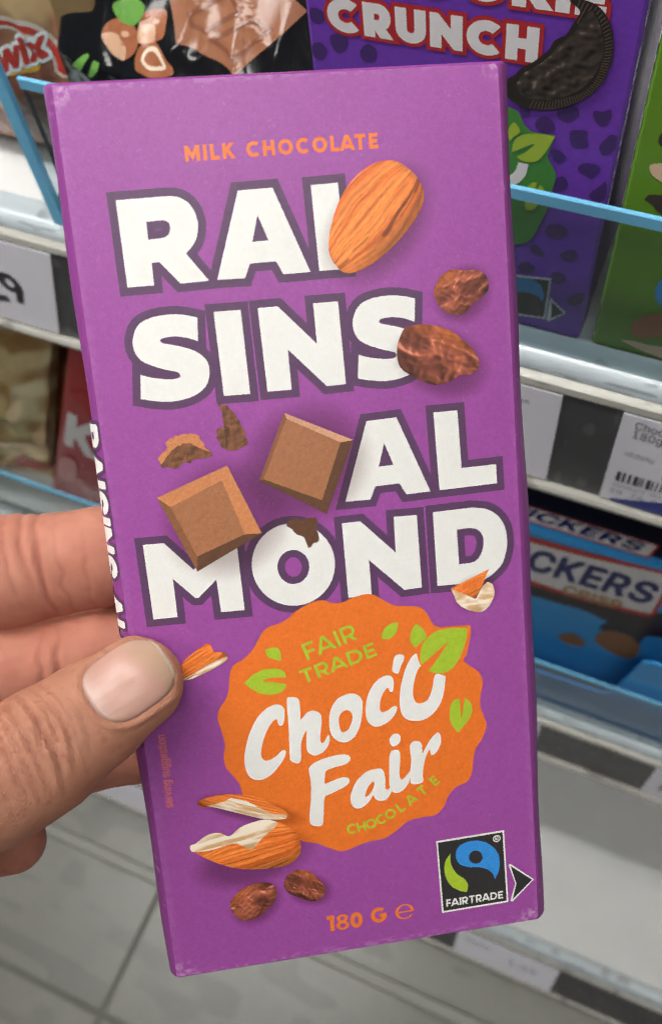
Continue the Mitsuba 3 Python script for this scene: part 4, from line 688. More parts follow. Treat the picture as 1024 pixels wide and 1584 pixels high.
-21.01,-20.26,-20.66,-19.3,-19.92,-18.34,-19.06,-17.58,-18.22,-16.61,-16.58,-15.78,-15.46,-15.31,-14.9,-14.77,-14.42,-14.48,-14.22,-13.79,-13.94,
-11.86,-13.57,-10.68,-13.15,-9.52,-12.54,-9.16,-12.27,-8.36,-11.54,-7.53,-11.05,-5.44,-10.07,-4.65,-9.76,-3.94,-9.55,-2.74,-9.39,-1.78,-9.46,-1.31,
-9.58,-0.18,-10.18,0.31,-10.36,1.12,-10.51,1.98,-10.57,2.84,-10.47,4.57,-9.84,5.23,-9.68,6.78,-9.41]]],"leaf":[[[-20.74,-26.29,-19.46,-25.22,-18.87,
-24.78,-18.27,-24.44,-17.32,-24.01,-16.65,-23.8,-15.97,-23.67,-15.22,-23.64,-14.03,-23.75,-13.32,-23.88,-12.77,-24.04,-12.34,-24.25,-12.0,-24.5,-11.74,
-24.77,-11.55,-25.07,-11.47,-25.42,-11.44,-26.25,-13.03,-25.92,-14.05,-25.81,-14.8,-25.85,-15.62,-25.97,-16.28,-26.12,-16.56,-26.27,-16.49,-26.35,
-16.04,-26.51,-14.17,-26.97,-11.4,-27.79,-12.0,-28.93,-12.15,-29.1,-12.53,-29.37,-13.02,-29.58,-13.87,-29.79,-14.46,-29.84,-15.4,-29.77,-16.06,-29.63,
-17.0,-29.33,-17.57,-29.06,-18.12,-28.72,-19.35,-27.77]],[[-15.31,-19.18,-14.43,-18.92,-13.86,-18.84,-13.12,-18.93,-12.77,-19.05,-12.49,-19.24,-12.29,
-19.52,-12.14,-19.88,-11.99,-20.67,-12.03,-21.28,-12.21,-22.22,-13.27,-21.78,-14.18,-21.33,-14.53,-21.12,-14.84,-20.88,-14.96,-20.73,-15.12,-20.37]],
[[14.53,-16.89,14.26,-18.22,14.09,-18.77,13.7,-19.43,13.16,-19.97,12.56,-20.33,11.85,-20.45,11.35,-20.43,10.93,-20.34,10.78,-20.29,10.6,-20.13,10.52,
-19.92,10.53,-19.66,10.79,-18.79,11.14,-18.13,11.61,-17.61,12.26,-17.2,13.15,-16.83,13.72,-16.78]],[[18.5,-17.77,19.51,-18.57,19.95,-19.1,20.21,-19.54,
20.52,-20.22,20.64,-20.61,20.67,-20.92,20.58,-21.29,20.27,-21.73,17.99,-23.37,17.38,-22.54,17.08,-21.99,16.96,-21.48,16.96,-20.78,17.17,-19.75,17.49,
-18.94,17.86,-18.44]],[[30.16,-20.4,29.95,-22.0,29.74,-23.06,29.34,-24.37,28.78,-25.72,27.99,-27.25,27.3,-28.34,26.56,-29.16,25.77,-29.77,25.22,-30.07,
24.65,-30.26,24.05,-30.33,23.44,-30.31,22.3,-30.12,21.76,-29.92,20.6,-29.34,21.72,-28.13,22.99,-26.57,24.97,-23.95,25.27,-23.45,25.28,-23.34,24.96,
-23.45,24.33,-23.87,19.17,-27.66,18.98,-26.87,18.93,-26.22,19.05,-24.67,19.3,-23.69,19.73,-22.79,20.32,-21.95,20.78,-21.47,21.58,-20.85,22.51,-20.37,
23.2,-20.14,23.97,-19.98,24.81,-19.91,25.68,-19.89,27.01,-19.93]],[[26.55,-45.52,25.69,-44.26,25.36,-43.7,25.13,-43.15,24.98,-42.6,24.85,-41.76,24.82,
-40.88,24.91,-39.89,25.09,-38.97,25.26,-38.47,25.48,-38.04,25.73,-37.67,26.0,-37.38,26.3,-37.19,26.46,-37.14,27.45,-37.1,27.48,-41.02,27.52,-41.73,
27.58,-42.03,27.69,-41.76,28.14,-39.51,28.68,-37.21,29.49,-37.92,29.91,-38.48,30.14,-39.19,30.22,-39.74,30.23,-40.28,30.16,-40.8,29.99,-41.33,29.76,
-41.86,29.18,-42.81,28.63,-43.43]]],"script":[[[-12.91,-36.42,-13.18,-37.18,-13.4,-37.4,-13.74,-37.47,-13.99,-37.4,-14.08,-37.25,-14.24,-36.68,-14.31,
-35.94,-14.35,-35.86,-14.5,-35.79,-14.84,-35.83,-15.12,-35.97,-15.43,-36.22,-15.78,-36.59,-16.37,-37.35,-16.77,-37.95,-17.12,-38.58,-17.65,-39.68,
-18.1,-40.83,-18.45,-41.89,-18.72,-42.92,-18.81,-43.53,-18.8,-44.29,-18.7,-44.71,-18.54,-45.06,-18.21,-45.42,-17.92,-45.54,-17.59,-45.58,-16.84,-45.48,
-16.17,-45.2,-15.12,-44.59,-14.14,-43.71,-13.88,-43.59,-13.53,-43.59,-13.28,-43.74,-13.21,-43.92,-13.21,-44.16,-13.39,-44.82,-13.74,-45.44,-14.67,
-46.71,-15.74,-47.94,-16.46,-48.63,-17.48,-49.36,-18.02,-49.65,-18.55,-49.87,-19.32,-50.02,-19.83,-50.02,-20.32,-49.93,-20.97,-49.66,-21.36,-49.39,
-21.71,-49.03,-22.01,-48.58,-22.24,-48.03,-22.42,-47.34,-22.58,-46.17,-22.6,-45.36,-22.55,-44.54,-22.44,-43.68,-22.15,-42.34,-21.54,-40.36,-20.93,
-38.8,-20.49,-37.85,-19.55,-36.17,-18.8,-35.08,-18.28,-34.47,-17.75,-33.95,-16.94,-33.32,-16.14,-32.83,-15.34,-32.5,-14.6,-32.32,-14.0,-32.31,-13.52,
-32.48,-13.13,-32.77,-12.81,-33.14,-12.6,-33.65,-12.54,-34.12,-12.65,-35.2]],[[-11.71,-31.58,-11.62,-31.27,-11.51,-31.09,-11.39,-30.99,-11.26,-30.97,
-10.83,-31.08,-10.19,-31.14,-9.84,-31.24,-9.53,-31.39,-9.24,-31.74,-9.09,-32.22,-9.02,-33.18,-9.17,-35.92,-9.27,-36.62,-9.21,-36.76,-9.0,-36.68,-8.82,
-36.52,-7.68,-35.38,-7.47,-35.23,-7.07,-35.08,-6.49,-35.02,-5.95,-35.11,-5.41,-35.32,-4.93,-35.68,-4.71,-36.0,-4.58,-36.4,-4.52,-36.86,-4.52,-37.4,
-4.6,-38.37,-5.13,-40.94,-5.22,-41.57,-5.28,-42.49,-5.2,-42.92,-5.07,-43.11,-4.88,-43.19,-4.65,-43.18,-4.41,-43.05,-4.13,-42.67,-3.48,-41.59,-3.27,
-41.36,-3.15,-41.53,-3.09,-41.96,-3.15,-42.77,-3.4,-43.52,-3.84,-44.32,-4.39,-45.0,-5.06,-45.49,-5.56,-45.73,-6.05,-45.89,-6.69,-45.92,-7.28,-45.73,
-7.61,-45.52,-8.0,-45.15,-8.27,-44.67,-8.39,-44.25,-8.44,-43.71,-8.38,-42.59,-8.19,-40.89,-7.98,-39.8,-8.01,-39.63,-8.18,-39.68,-8.58,-40.08,-8.85,
-40.48,-9.29,-41.45,-9.58,-42.4,-9.73,-43.08,-9.81,-43.88,-9.88,-45.62,-9.97,-46.29,-10.12,-46.72,-10.3,-47.01,-10.53,-47.18,-10.79,-47.24,-11.32,
-47.09,-11.89,-46.72,-12.17,-46.44,-12.32,-46.22,-12.39,-45.87,-12.35,-44.4,-12.13,-41.27,-11.91,-37.04,-11.82,-32.62]],[[-2.75,-37.72,-2.55,-36.63,
-2.36,-35.95,-2.12,-35.3,-1.82,-34.7,-1.46,-34.14,-1.05,-33.62,-0.59,-33.17,-0.08,-32.82,0.51,-32.54,1.45,-32.28,2.31,-32.2,2.84,-32.25,3.34,-32.38,
3.98,-32.7,4.48,-33.17,4.73,-33.57,4.99,-34.27,5.05,-34.8,5.03,-35.38,4.63,-37.99,4.18,-39.79,3.72,-40.94,3.14,-41.99,2.49,-42.82,1.73,-43.39,1.19,
-43.64,0.65,-43.77,0.14,-43.78,-0.12,-43.73,-0.63,-43.54,-1.11,-43.26,-1.54,-42.92,-1.91,-42.53,-2.23,-42.08,-2.5,-41.55,-2.76,-40.6,-2.84,-39.38],
[-0.6,-37.48,-0.39,-37.01,0.08,-36.45,0.58,-36.09,0.92,-35.98,1.45,-35.97,1.9,-36.15,2.26,-36.53,2.51,-37.07,2.59,-37.46,2.57,-38.09,2.4,-38.76,2.07,
-39.64,1.72,-40.32,1.45,-40.7,1.16,-40.97,0.6,-41.24,0.24,-41.31,-0.06,-41.28,-0.27,-41.12,-0.49,-40.68,-0.65,-39.78,-0.72,-38.77,-0.7,-38.07]],
[[12.46,-30.77,12.45,-31.28,12.34,-32.18,12.17,-32.85,12.02,-33.06,11.74,-33.14,11.49,-33.03,11.4,-32.82,11.28,-32.16,11.24,-32.05,11.07,-31.99,10.84,
-32.08,10.44,-32.4,10.18,-32.7,9.77,-33.29,9.38,-34.03,9.09,-34.79,8.9,-35.62,8.81,-36.62,8.88,-37.17,8.99,-37.46,9.26,-37.75,9.54,-37.82,10.07,-37.76,
10.61,-37.6,10.95,-37.42,11.88,-36.79,12.26,-36.69,12.56,-36.73,12.73,-36.93,12.79,-37.33,12.74,-37.67,12.6,-38.04,11.99,-38.94,11.35,-39.63,10.64,
-40.18,9.83,-40.65,9.02,-40.94,8.22,-41.05,7.45,-40.96,7.01,-40.78,6.45,-40.29,6.01,-39.58,5.74,-38.72,5.62,-37.69,5.66,-36.54,5.94,-34.87,6.32,-33.55,
6.83,-32.37,7.5,-31.33,8.0,-30.71,8.5,-30.2,9.29,-29.61,9.84,-29.34,10.35,-29.15,10.8,-29.06,11.21,-29.07,11.58,-29.18,11.89,-29.34,12.13,-29.56,12.29,
-29.84,12.39,-30.18]],[[13.3,-24.73,13.51,-24.57,13.75,-24.48,14.13,-24.44,14.5,-24.48,14.88,-24.62,15.08,-24.77,15.2,-24.94,15.26,-25.27,15.2,-25.67,
15.08,-25.99,14.31,-27.38,13.9,-28.45,13.71,-28.75,13.6,-28.83,13.46,-28.85,13.11,-28.77,12.75,-28.56,12.47,-28.26,12.36,-27.89,12.49,-27.11,12.96,
-25.46,13.14,-24.97]],[[18.09,-24.78,18.22,-24.94,18.33,-26.14,18.89,-27.9,18.31,-28.41,18.09,-28.77,17.84,-29.31,17.2,-31.1,16.78,-32.86,16.65,-33.9,
16.67,-34.85,16.76,-35.46,16.9,-36.0,17.1,-36.43,17.22,-36.58,17.51,-36.81,17.85,-36.94,18.22,-36.99,18.62,-36.96,19.06,-36.86,19.53,-36.67,19.97,
-36.37,20.16,-36.17,20.68,-35.29,21.35,-33.49,21.52,-32.83,21.72,-31.56,21.84,-31.07,22.11,-30.63,22.57,-30.26,24.47,-31.24,24.11,-33.52,23.58,-35.83,
23.16,-36.97,22.78,-37.68,22.33,-38.37,21.83,-39.01,21.3,-39.57,20.73,-40.04,20.12,-40.45,19.48,-40.78,18.83,-41.0,18.15,-41.1,17.44,-41.11,16.42,
-40.96,15.55,-40.67,14.78,-40.23,14.35,-39.82,14.02,-39.29,13.69,-38.27,13.53,-37.05,13.51,-36.14,13.64,-34.58,14.01,-32.41,14.43,-30.82,15.13,-28.8,
15.49,-27.97,15.87,-27.22,16.64,-26.02,17.18,-25.36,17.54,-25.03,17.85,-24.82]],[[-8.43,-49.07,-8.16,-48.61,-7.89,-48.33,-7.32,-47.94,-6.83,-47.7,
-5.94,-47.36,-5.27,-47.17,-3.66,-46.87,-2.31,-46.72,-1.53,-46.68,-0.87,-46.69,-0.03,-46.8,0.41,-46.93,0.75,-47.11,1.0,-47.35,1.18,-47.77,1.18,-48.05,
0.98,-48.48,0.55,-48.91,0.15,-49.13,-0.4,-49.27,-2.44,-49.52,-3.87,-49.82,-4.5,-50.06,-4.79,-50.36,-5.25,-52.57,-5.26,-53.09,-5.19,-53.25,-5.07,-53.33,
-4.69,-53.33,-1.73,-52.5,-0.98,-52.42,-0.32,-52.51,0.19,-52.72,0.31,-52.82,0.46,-53.06,0.51,-53.54,0.43,-53.86,0.23,-54.13,-0.07,-54.39,-0.71,-54.75,
-1.53,-55.13,-4.02,-56.02,-5.12,-56.3,-5.29,-56.42,-5.44,-56.6,-5.58,-56.87,-5.7,-57.26,-5.8,-57.76,-6.11,-60.76,-6.41,-62.93,-6.55,-63.38,-6.66,
-63.55,-6.79,-63.68,-7.13,-63.8,-7.53,-63.8,-7.92,-63.73,-8.44,-63.56,-8.79,-63.38,-9.21,-62.98,-9.36,-62.61,-9.42,-62.2,-9.39,-61.42,-9.25,-60.27,
-8.65,-56.9,-8.31,-53.98,-8.24,-52.08,-8.38,-50.32,-8.49,-49.56]],[[8.06,-51.71,8.29,-51.92,8.45,-52.2,8.61,-52.72,8.72,-53.33,8.78,-54.78,8.62,-56.43,
8.67,-56.97,8.9,-57.19,9.19,-57.24,9.38,-57.21,9.95,-56.81,10.0,-56.83,10.06,-57.02,10.06,-57.52,9.98,-57.9,9.81,-58.27,9.52,-58.69,8.98,-59.31,8.46,
-59.68,7.93,-59.81,7.4,-59.77,7.09,-59.69,6.78,-59.52,6.24,-59.07,6.07,-58.83,5.95,-58.06,5.9,-58.0,5.8,-58.01,5.51,-58.27,4.71,-59.32,4.3,-59.77,3.7,
-60.26,3.3,-60.53,2.71,-60.78,2.12,-60.85,1.55,-60.73,1.23,-60.53,0.82,-60.0,0.52,-59.27,0.41,-58.49,0.48,-57.65,0.71,-56.75,1.09,-55.8,1.61,-54.79,
2.25,-53.87,2.75,-53.32,3.59,-52.57,4.16,-52.17,4.7,-51.89,5.51,-51.69,6.95,-51.57,7.57,-51.57],[3.86,-57.54,4.26,-56.46,4.74,-55.62,5.22,-55.06,5.54,
-54.76,5.8,-54.59,5.9,-54.57,6.08,-54.62,6.22,-54.77,6.29,-54.99,6.26,-55.44,5.97,-56.27,5.52,-57.03,4.77,-57.85,4.53,-58.05,4.23,-58.22,4.0,-58.24,
3.86,-58.14,3.8,-57.91]],[[10.64,-44.45,11.02,-43.92,11.52,-43.57,11.78,-43.5,12.05,-43.5,12.53,-43.65,12.89,-43.97,13.02,-44.2,13.08,-44.46,13.02,
-45.16,12.81,-45.71,12.58,-45.99,12.02,-46.36,11.45,-46.58,11.18,-46.55,10.87,-46.25,10.58,-45.54,10.54,-44.9]],[[10.26,-48.79,10.47,-48.12,10.76,
-47.75,10.92,-47.65,11.26,-47.55,11.71,-47.49,12.14,-47.57,12.38,-47.74,12.56,-48.02,12.66,-48.66,12.6,-50.23,12.2,-53.06,12.14,-53.84,12.21,-54.62,
12.41,-55.09,12.59,-55.25,12.68,-55.27,12.92,-55.2,13.73,-54.53,14.62,-53.53,14.7,-53.51,14.78,-53.71,14.74,-54.38,14.59,-55.13,14.2,-56.11,13.79,
-56.84,13.45,-57.25,12.82,-57.8,12.16,-58.19,11.76,-58.32,11.35,-58.35,10.96,-58.28,10.46,-58.03,10.21,-57.77,10.0,-57.44,9.8,-56.73,9.74,-56.07,9.76,
-55.23,10.14,-49.81]],[[15.14,-47.11,15.22,-46.85,15.46,-46.46,15.77,-46.23,16.24,-46.04,16.71,-46.06,17.04,-46.19,17.44,-46.45,17.76,-46.82,17.92,
-47.4,17.85,-49.19,17.87,-49.38,17.92,-49.45,18.12,-49.26,18.91,-47.84,19.43,-47.07,20.0,-46.27,20.57,-45.62,21.35,-45.0,21.86,-44.8,21.99,-44.82,22.1,
-44.89,22.19,-45.02,22.33,-45.38,22.41,-45.83,22.45,-46.48,22.39,-47.15,22.29,-47.61,22.13,-48.06,21.91,-48.51,21.3,-49.4,21.0,-49.72,20.71,-49.94,
20.27,-50.13,20.03,-50.12,19.94,-50.07,19.88,-49.95,19.84,-48.81,19.81,-48.65,19.77,-48.57,19.69,-48.57,19.4,-48.86,18.94,-49.61,18.62,-50.33,18.3,
-51.21,17.86,-52.92,17.57,-54.72,17.57,-55.24,17.66,-55.88,17.66,-56.21,17.51,-56.49,17.26,-56.69,16.93,-56.82,16.57,-56.89,15.77,-56.91,15.13,-56.76,
14.83,-56.5,14.69,-56.1,14.65,-55.28,14.75,-53.87,15.14,-51.58,15.24,-50.65,15.23,-49.7,15.1,-47.82]]],"ftwhite":[[[19.78,-72.63,36.39,-72.66,36.61,
-92.36,20.04,-92.31]],[[37.08,-82.17,37.45,-82.05,37.58,-82.06,37.71,-82.13,43.25,-87.29,37.69,-92.42,37.17,-92.22,37.11,-92.13,37.11,-92.03,38.54,
-87.62]]],"ftblack":[[[20.12,-73.09,35.99,-73.13,36.19,-91.87,20.45,-91.82]],[[37.56,-82.54,42.8,-87.28,37.65,-91.85,38.79,-87.66]]],"ftblue":[[[33.46,
-85.46,33.31,-84.49,33.1,-83.87,32.56,-83.1,31.79,-82.4,30.78,-81.84,29.66,-81.41,29.12,-81.28,27.76,-81.09,26.46,-80.64,25.56,-80.13,25.22,-79.84,
24.94,-79.51,24.61,-78.98,24.38,-78.41,24.26,-77.8,24.26,-76.98,24.38,-76.35,24.61,-75.75,24.95,-75.24,25.4,-74.79,25.78,-74.55,26.26,-74.36,27.52,
-74.11,28.18,-74.07,28.81,-74.09,30.06,-74.31,30.95,-74.63,31.51,-74.92,32.06,-75.29,32.82,-75.92,33.68,-76.89,34.06,-77.44,34.37,-78.01,34.7,-78.89,
34.88,-79.81,34.94,-81.1,34.8,-82.48,34.57,-83.45,34.18,-84.29],[30.79,-78.88,30.74,-79.21,30.61,-79.57,30.4,-79.87,30.16,-80.09,29.85,-80.26,29.54,
-80.34,29.17,-80.36,28.85,-80.29,28.49,-80.14,28.2,-79.94,27.92,-79.66,27.71,-79.36,27.55,-78.99,27.47,-78.59,27.47,-78.24,27.54,-77.86,27.83,-77.33,
28.28,-76.97,28.53,-76.87,28.85,-76.82,29.4,-76.88,29.97,-77.16,30.43,-77.63,30.71,-78.23]]],"ftgreen":[[[23.05,-76.5,22.89,-77.83,22.91,-78.73,23.06,
-79.58,23.42,-80.6,23.82,-81.48,24.32,-82.3,24.74,-82.76,25.91,-83.78,26.36,-84.45,26.65,-85.15,26.77,-85.61,26.8,-86.08,26.73,-86.56,26.45,-87.65,
25.6,-87.4,25.19,-87.22,24.2,-86.6,23.36,-85.96,22.89,-85.48,22.33,-84.7,22.02,-84.12,21.66,-83.2,21.41,-82.16,21.28,-81.07,21.29,-80.08,21.42,-79.18,
21.67,-78.36,21.91,-77.87,22.23,-77.42]]],"almond":[[[19.43,80.16,20.19,80.09,20.96,79.93,21.46,79.75,22.22,79.35,22.96,78.84,23.91,78.03,24.59,77.33,
25.18,76.59,25.64,75.83,25.99,75.05,26.3,74.16,26.4,73.6,26.38,72.78,26.28,72.09,26.05,71.34,25.8,70.8,25.3,69.9,24.43,68.63,23.39,67.36,22.48,66.38,
21.44,65.37,19.85,63.99,18.15,62.65,16.78,61.66,15.47,60.81,14.66,60.38,13.51,59.86,12.08,59.36,11.07,59.09,10.15,58.96,9.41,59.02,8.82,59.23,8.27,
59.62,7.86,60.02,7.26,60.79,6.77,61.54,6.54,61.96,6.31,62.55,6.17,63.18,6.11,63.88,6.13,64.63,6.25,65.69,6.67,67.48,7.15,68.95,7.6,70.14,8.66,72.45,
9.63,74.12,10.64,75.44,11.38,76.26,12.21,77.1,13.41,78.08,15.07,79.09,16.44,79.72,17.12,79.92,18.04,80.11,18.73,80.17]],[[35.89,-7.33,34.26,-10.77,
32.48,-13.84,26.87,-10.63]],[[-35.04,-23.8,-35.08,-22.68,-34.98,-22.13,-34.69,-21.53,-34.27,-20.86,-33.38,-19.78,-32.63,-19.06,-31.62,-18.3,-29.77,
-17.13,-28.27,-16.29,-27.96,-16.15,-27.55,-16.08,-27.01,-16.28,-26.41,-18.09,-24.42,-18.52,-23.94,-18.75,-23.81,-18.89,-23.73,-19.24,-23.86,-20.12,
-25.79,-21.28,-27.21,-22.01,-29.47,-22.87,-31.72,-23.54,-33.13,-23.73]],[[-34.14,-53.77,-34.1,-53.46,-33.98,-53.26,-33.72,-53.08,-33.25,-52.9,-32.55,
-52.73,-31.28,-52.51,-29.31,-52.35,-27.77,-52.4,-26.09,-52.62,-24.32,-52.99,-22.11,-53.63,-20.83,-54.13,-19.77,-54.73,-17.96,-56.21,-16.03,-57.61,
-15.32,-58.17,-14.78,-58.71,-14.18,-59.52,-13.83,-60.22,-13.75,-60.55,-13.76,-60.79,-13.89,-60.94,-14.01,-61.0,-14.38,-61.05,-15.32,-61.01,-16.13,
-60.91,-18.0,-60.49,-20.27,-59.76,-22.7,-58.87,-24.14,-58.25,-25.22,-57.68,-27.4,-56.25,-28.14,-55.91,-29.28,-55.56,-30.78,-55.22,-33.05,-54.85,-33.59,
-54.7,-33.77,-54.6,-34.01,-54.37,-34.12,-54.12]],[[-37.09,-64.43,-35.96,-64.31,-33.16,-64.36,-32.1,-64.46,-29.87,-64.77,-26.53,-65.12,-25.41,-65.13,
-24.84,-65.05,-24.26,-64.9,-23.66,-64.63,-23.03,-64.26,-20.49,-62.38,-19.42,-61.7,-18.56,-61.36,-17.85,-61.21,-17.23,-61.2,-16.67,-61.27,-16.17,-61.44,
-15.77,-61.72,-13.75,-63.55,-13.3,-64.04,-12.94,-64.54,-12.53,-65.34,-12.18,-66.48,-11.98,-67.75,-12.0,-68.73,-12.14,-69.35,-12.37,-69.98,-12.69,
-70.59,-13.1,-71.14,-13.58,-71.6,-14.14,-72.01,-15.15,-72.49,-15.98,-72.71,-16.46,-72.78,-17.52,-72.86,-18.7,-72.87,-21.2,-72.72,-23.95,-72.38,-25.93,
-71.97,-27.65,-71.4,-29.23,-70.7,-31.25,-69.61,-32.7,-68.67,-34.0,-67.74,-35.86,-66.26,-36.42,-65.74,-37.27,-64.84,-37.33,-64.61,-37.26,-64.51]]],
"flesh":[[[26.87,-10.63,32.48,-13.84,34.25,-11.05,35.37,-10.21,35.98,-10.51,36.31,-10.73,36.45,-10.88,36.65,-11.31,36.8,-11.89,36.89,-12.57,36.87,
-13.26,36.72,-13.91,36.42,-14.61,35.8,-15.62,35.33,-16.15,34.85,-16.55,34.33,-16.85,33.76,-17.04,33.12,-17.08,32.36,-16.93,31.08,-16.42,29.95,-15.82,
29.38,-15.42,28.69,-14.76,28.17,-14.09,27.94,-13.66,27.57,-12.36]],[[-23.73,-19.52,-23.59,-19.96,-23.72,-20.21,-23.89,-20.37,-24.47,-20.75,-25.74,
-21.44,-27.74,-22.35,-30.12,-23.23,-31.75,-23.72,-33.0,-23.9,-34.6,-23.93,-31.02,-22.45,-28.25,-21.04,-27.34,-20.62,-25.9,-20.13]],[[-27.77,-54.09,
-27.23,-53.63,-26.86,-53.53,-26.6,-53.54,-25.48,-53.84,-24.08,-54.39,-23.18,-54.85,-22.33,-55.42,-20.25,-57.1,-18.57,-58.34,-17.97,-58.73,-17.35,
-59.05,-17.0,-59.17,-14.88,-59.51,-14.69,-59.6,-14.58,-59.72,-14.48,-60.03,-14.51,-60.2,-14.72,-60.51,-14.91,-60.61,-15.51,-60.68,-16.5,-60.59,-17.67,
-60.4,-19.25,-60.08,-19.97,-59.88,-22.8,-58.68,-30.34,-55.29,-32.03,-54.61]],[[-37.09,-64.9,-37.07,-64.06,-36.84,-63.82,-36.17,-63.8,-35.75,-63.66,
-34.02,-62.52,-33.24,-62.06,-32.88,-61.91,-32.18,-61.73,-31.15,-61.65,-30.19,-61.77,-29.9,-61.88,-29.62,-62.05,-28.58,-62.87,-28.3,-62.98,-28.0,-62.99,
-27.69,-62.9,-27.36,-62.72,-25.95,-61.59,-25.2,-61.12,-24.41,-60.82,-23.58,-60.59,-21.26,-60.15,-20.25,-60.05,-19.26,-60.13,-18.19,-60.49,-16.58,
-61.28,-17.11,-62.0,-17.71,-62.6,-20.89,-64.97,-21.24,-65.28,-22.55,-66.65,-22.88,-66.9,-23.23,-67.07,-23.6,-67.13,-23.97,-67.06,-24.35,-66.84,-25.97,
-65.45,-26.45,-65.18,-26.97,-65.03,-27.57,-65.01,-28.23,-65.06,-31.13,-65.69,-32.45,-65.89,-33.65,-65.94,-34.79,-65.92,-36.19,-65.77,-36.77,-65.58,
-36.93,-65.43,-37.03,-65.26]]],"raisin":[[[31.39,57.94,31.94,57.88,33.94,57.48,36.23,57.48,37.07,57.23,37.82,56.79,38.4,56.24,38.54,56.04,38.74,55.57,
38.91,54.81,38.97,53.96,38.91,53.44,38.67,52.94,38.36,52.6,37.08,51.63,35.71,50.85,35.28,50.55,34.1,49.16,33.89,49.02,33.4,48.81,32.55,48.62,31.7,48.6,
30.87,48.79,29.81,49.27,28.98,49.85,28.31,50.57,27.86,51.27,27.36,52.39,27.18,53.16,27.18,53.84,27.26,54.29,27.42,54.74,27.83,55.5,28.57,56.47,29.07,
56.97,29.75,57.4,30.66,57.84,30.97,57.92]],[[20.82,47.11,21.66,47.33,23.07,47.48,24.14,47.46,25.25,47.33,26.42,47.09,28.14,46.57,29.42,46.05,30.49,
45.45,31.4,44.75,33.29,43.03,34.53,41.71,35.2,40.81,35.8,39.68,36.1,38.7,36.15,38.26,36.11,37.86,35.87,37.27,35.58,36.88,35.2,36.51,34.75,36.22,34.5,
36.12,33.91,36.06,32.52,36.2,31.85,36.17,31.28,35.97,30.21,35.37,29.59,35.11,28.09,34.7,26.88,34.55,26.11,34.63,24.96,35.02,23.16,35.89,21.88,36.63,
20.13,37.9,19.59,38.36,19.14,38.87,18.96,39.14,18.72,39.73,18.54,40.72,18.5,41.7,18.56,42.66,18.73,43.59,18.99,44.45,19.36,45.26,20.18,46.62,20.47,
46.94]],[[-29.85,-80.8,-29.68,-80.15,-29.53,-79.84,-29.15,-79.26,-28.45,-78.46,-27.64,-77.76,-26.69,-77.16,-26.0,-76.84,-24.81,-76.45,-23.95,-76.26,
-23.12,-76.15,-21.99,-76.17,-20.93,-76.39,-20.32,-76.63,-19.81,-76.95,-19.4,-77.38,-19.08,-77.87,-18.78,-78.67,-18.72,-79.52,-18.89,-80.41,-19.22,
-81.2,-19.71,-81.85,-21.67,-83.67,-22.86,-84.62,-23.67,-85.08,-24.07,-85.24,-24.92,-85.48,-25.78,-85.6,-26.19,-85.61,-26.93,-85.53,-27.57,-85.28,
-27.86,-85.1,-28.39,-84.65,-29.04,-83.82,-29.53,-82.75,-29.83,-81.54]],[[-16.88,-77.19,-16.48,-76.24,-15.99,-75.51,-15.54,-75.14,-14.68,-74.67,-13.71,
-74.38,-13.06,-74.36,-12.35,-74.49,-11.29,-74.87,-10.46,-75.37,-10.07,-75.79,-7.95,-78.83,-7.5,-79.82,-7.35,-80.53,-7.38,-81.0,-7.67,-81.77,-8.0,
-82.28,-8.4,-82.71,-8.86,-83.0,-9.41,-83.2,-10.03,-83.3,-10.67,-83.28,-11.3,-83.13,-11.63,-82.97,-15.08,-80.81,-15.58,-80.44,-15.99,-80.04,-16.33,
-79.59,-16.6,-79.13,-16.93,-78.31,-17.0,-78.0,-17.01,-77.7]]],"choc_light":[[[-34.24,17.15,-19.0,22.4,-20.48,19.36,-31.65,14.89]],[[-19.0,22.4,-13.33,
7.07,-16.91,7.26,-20.48,19.36]],[[-30.98,27.38,-31.13,28.0,-31.08,28.29,-30.85,28.58,-30.48,28.92,-29.68,29.42,-28.98,29.64,-27.43,29.82,-26.24,29.86,
-25.17,29.76,-24.77,29.66,-24.46,29.5,-24.22,29.29,-24.03,29.04,-23.51,27.87,-22.19,25.56,-24.19,26.64,-26.22,27.84,-26.83,28.07,-27.31,28.11,-27.91,
27.94,-28.77,27.45,-29.28,27.09,-30.08,26.45,-30.85,25.75,-32.11,24.33,-32.47,24.06,-32.61,24.05,-32.85,24.25,-32.99,24.63,-32.99,25.09,-32.92,25.3,
-32.79,25.53,-32.33,26.07]]],"choc_shade":[[[-13.33,7.07,-27.77,0.29,-27.38,3.63,-16.91,7.26]],[[7.85,24.93,0.8,9.74,0.09,12.74,5.1,24.7]],[[0.8,9.74,
-12.73,18.43,-11.74,18.66,0.09,12.74]],[[-18.64,30.67,-18.17,30.39,-17.93,30.18,-17.79,29.86,-17.77,29.64,-17.88,28.74,-18.26,27.03,-18.62,25.83,
-18.76,25.81,-18.83,25.86,-18.87,26.06,-18.88,26.74]],[[-6.56,9.87,-6.48,9.63,-6.36,9.53,-5.71,9.35,-4.42,9.16,-2.24,9.17,-1.73,9.04,-1.58,8.91,-1.47,
8.55,-1.53,7.4,-1.32,5.35,-1.37,4.8,-1.53,4.11,-3.78,2.86,-4.47,4.69,-4.79,5.27,-4.98,5.52,-5.67,6.21,-6.78,7.18,-7.54,7.79,-7.76,8.09,-7.79,8.26,
-7.64,8.66]]],"choc_mid":[[[-27.77,0.29,-34.24,17.15,-31.65,14.89,-27.38,3.63]],[[-12.73,18.43,-6.07,32.1,-5.72,30.87,-11.74,18.66]],[[-30.99,28.43,
-30.48,28.93,-29.98,29.27,-29.35,29.54,-28.98,29.64,-28.01,29.77,-26.83,29.85,-25.67,29.83,-24.77,29.66,-24.46,29.5,-24.22,29.3,-24.04,29.05,-23.37,
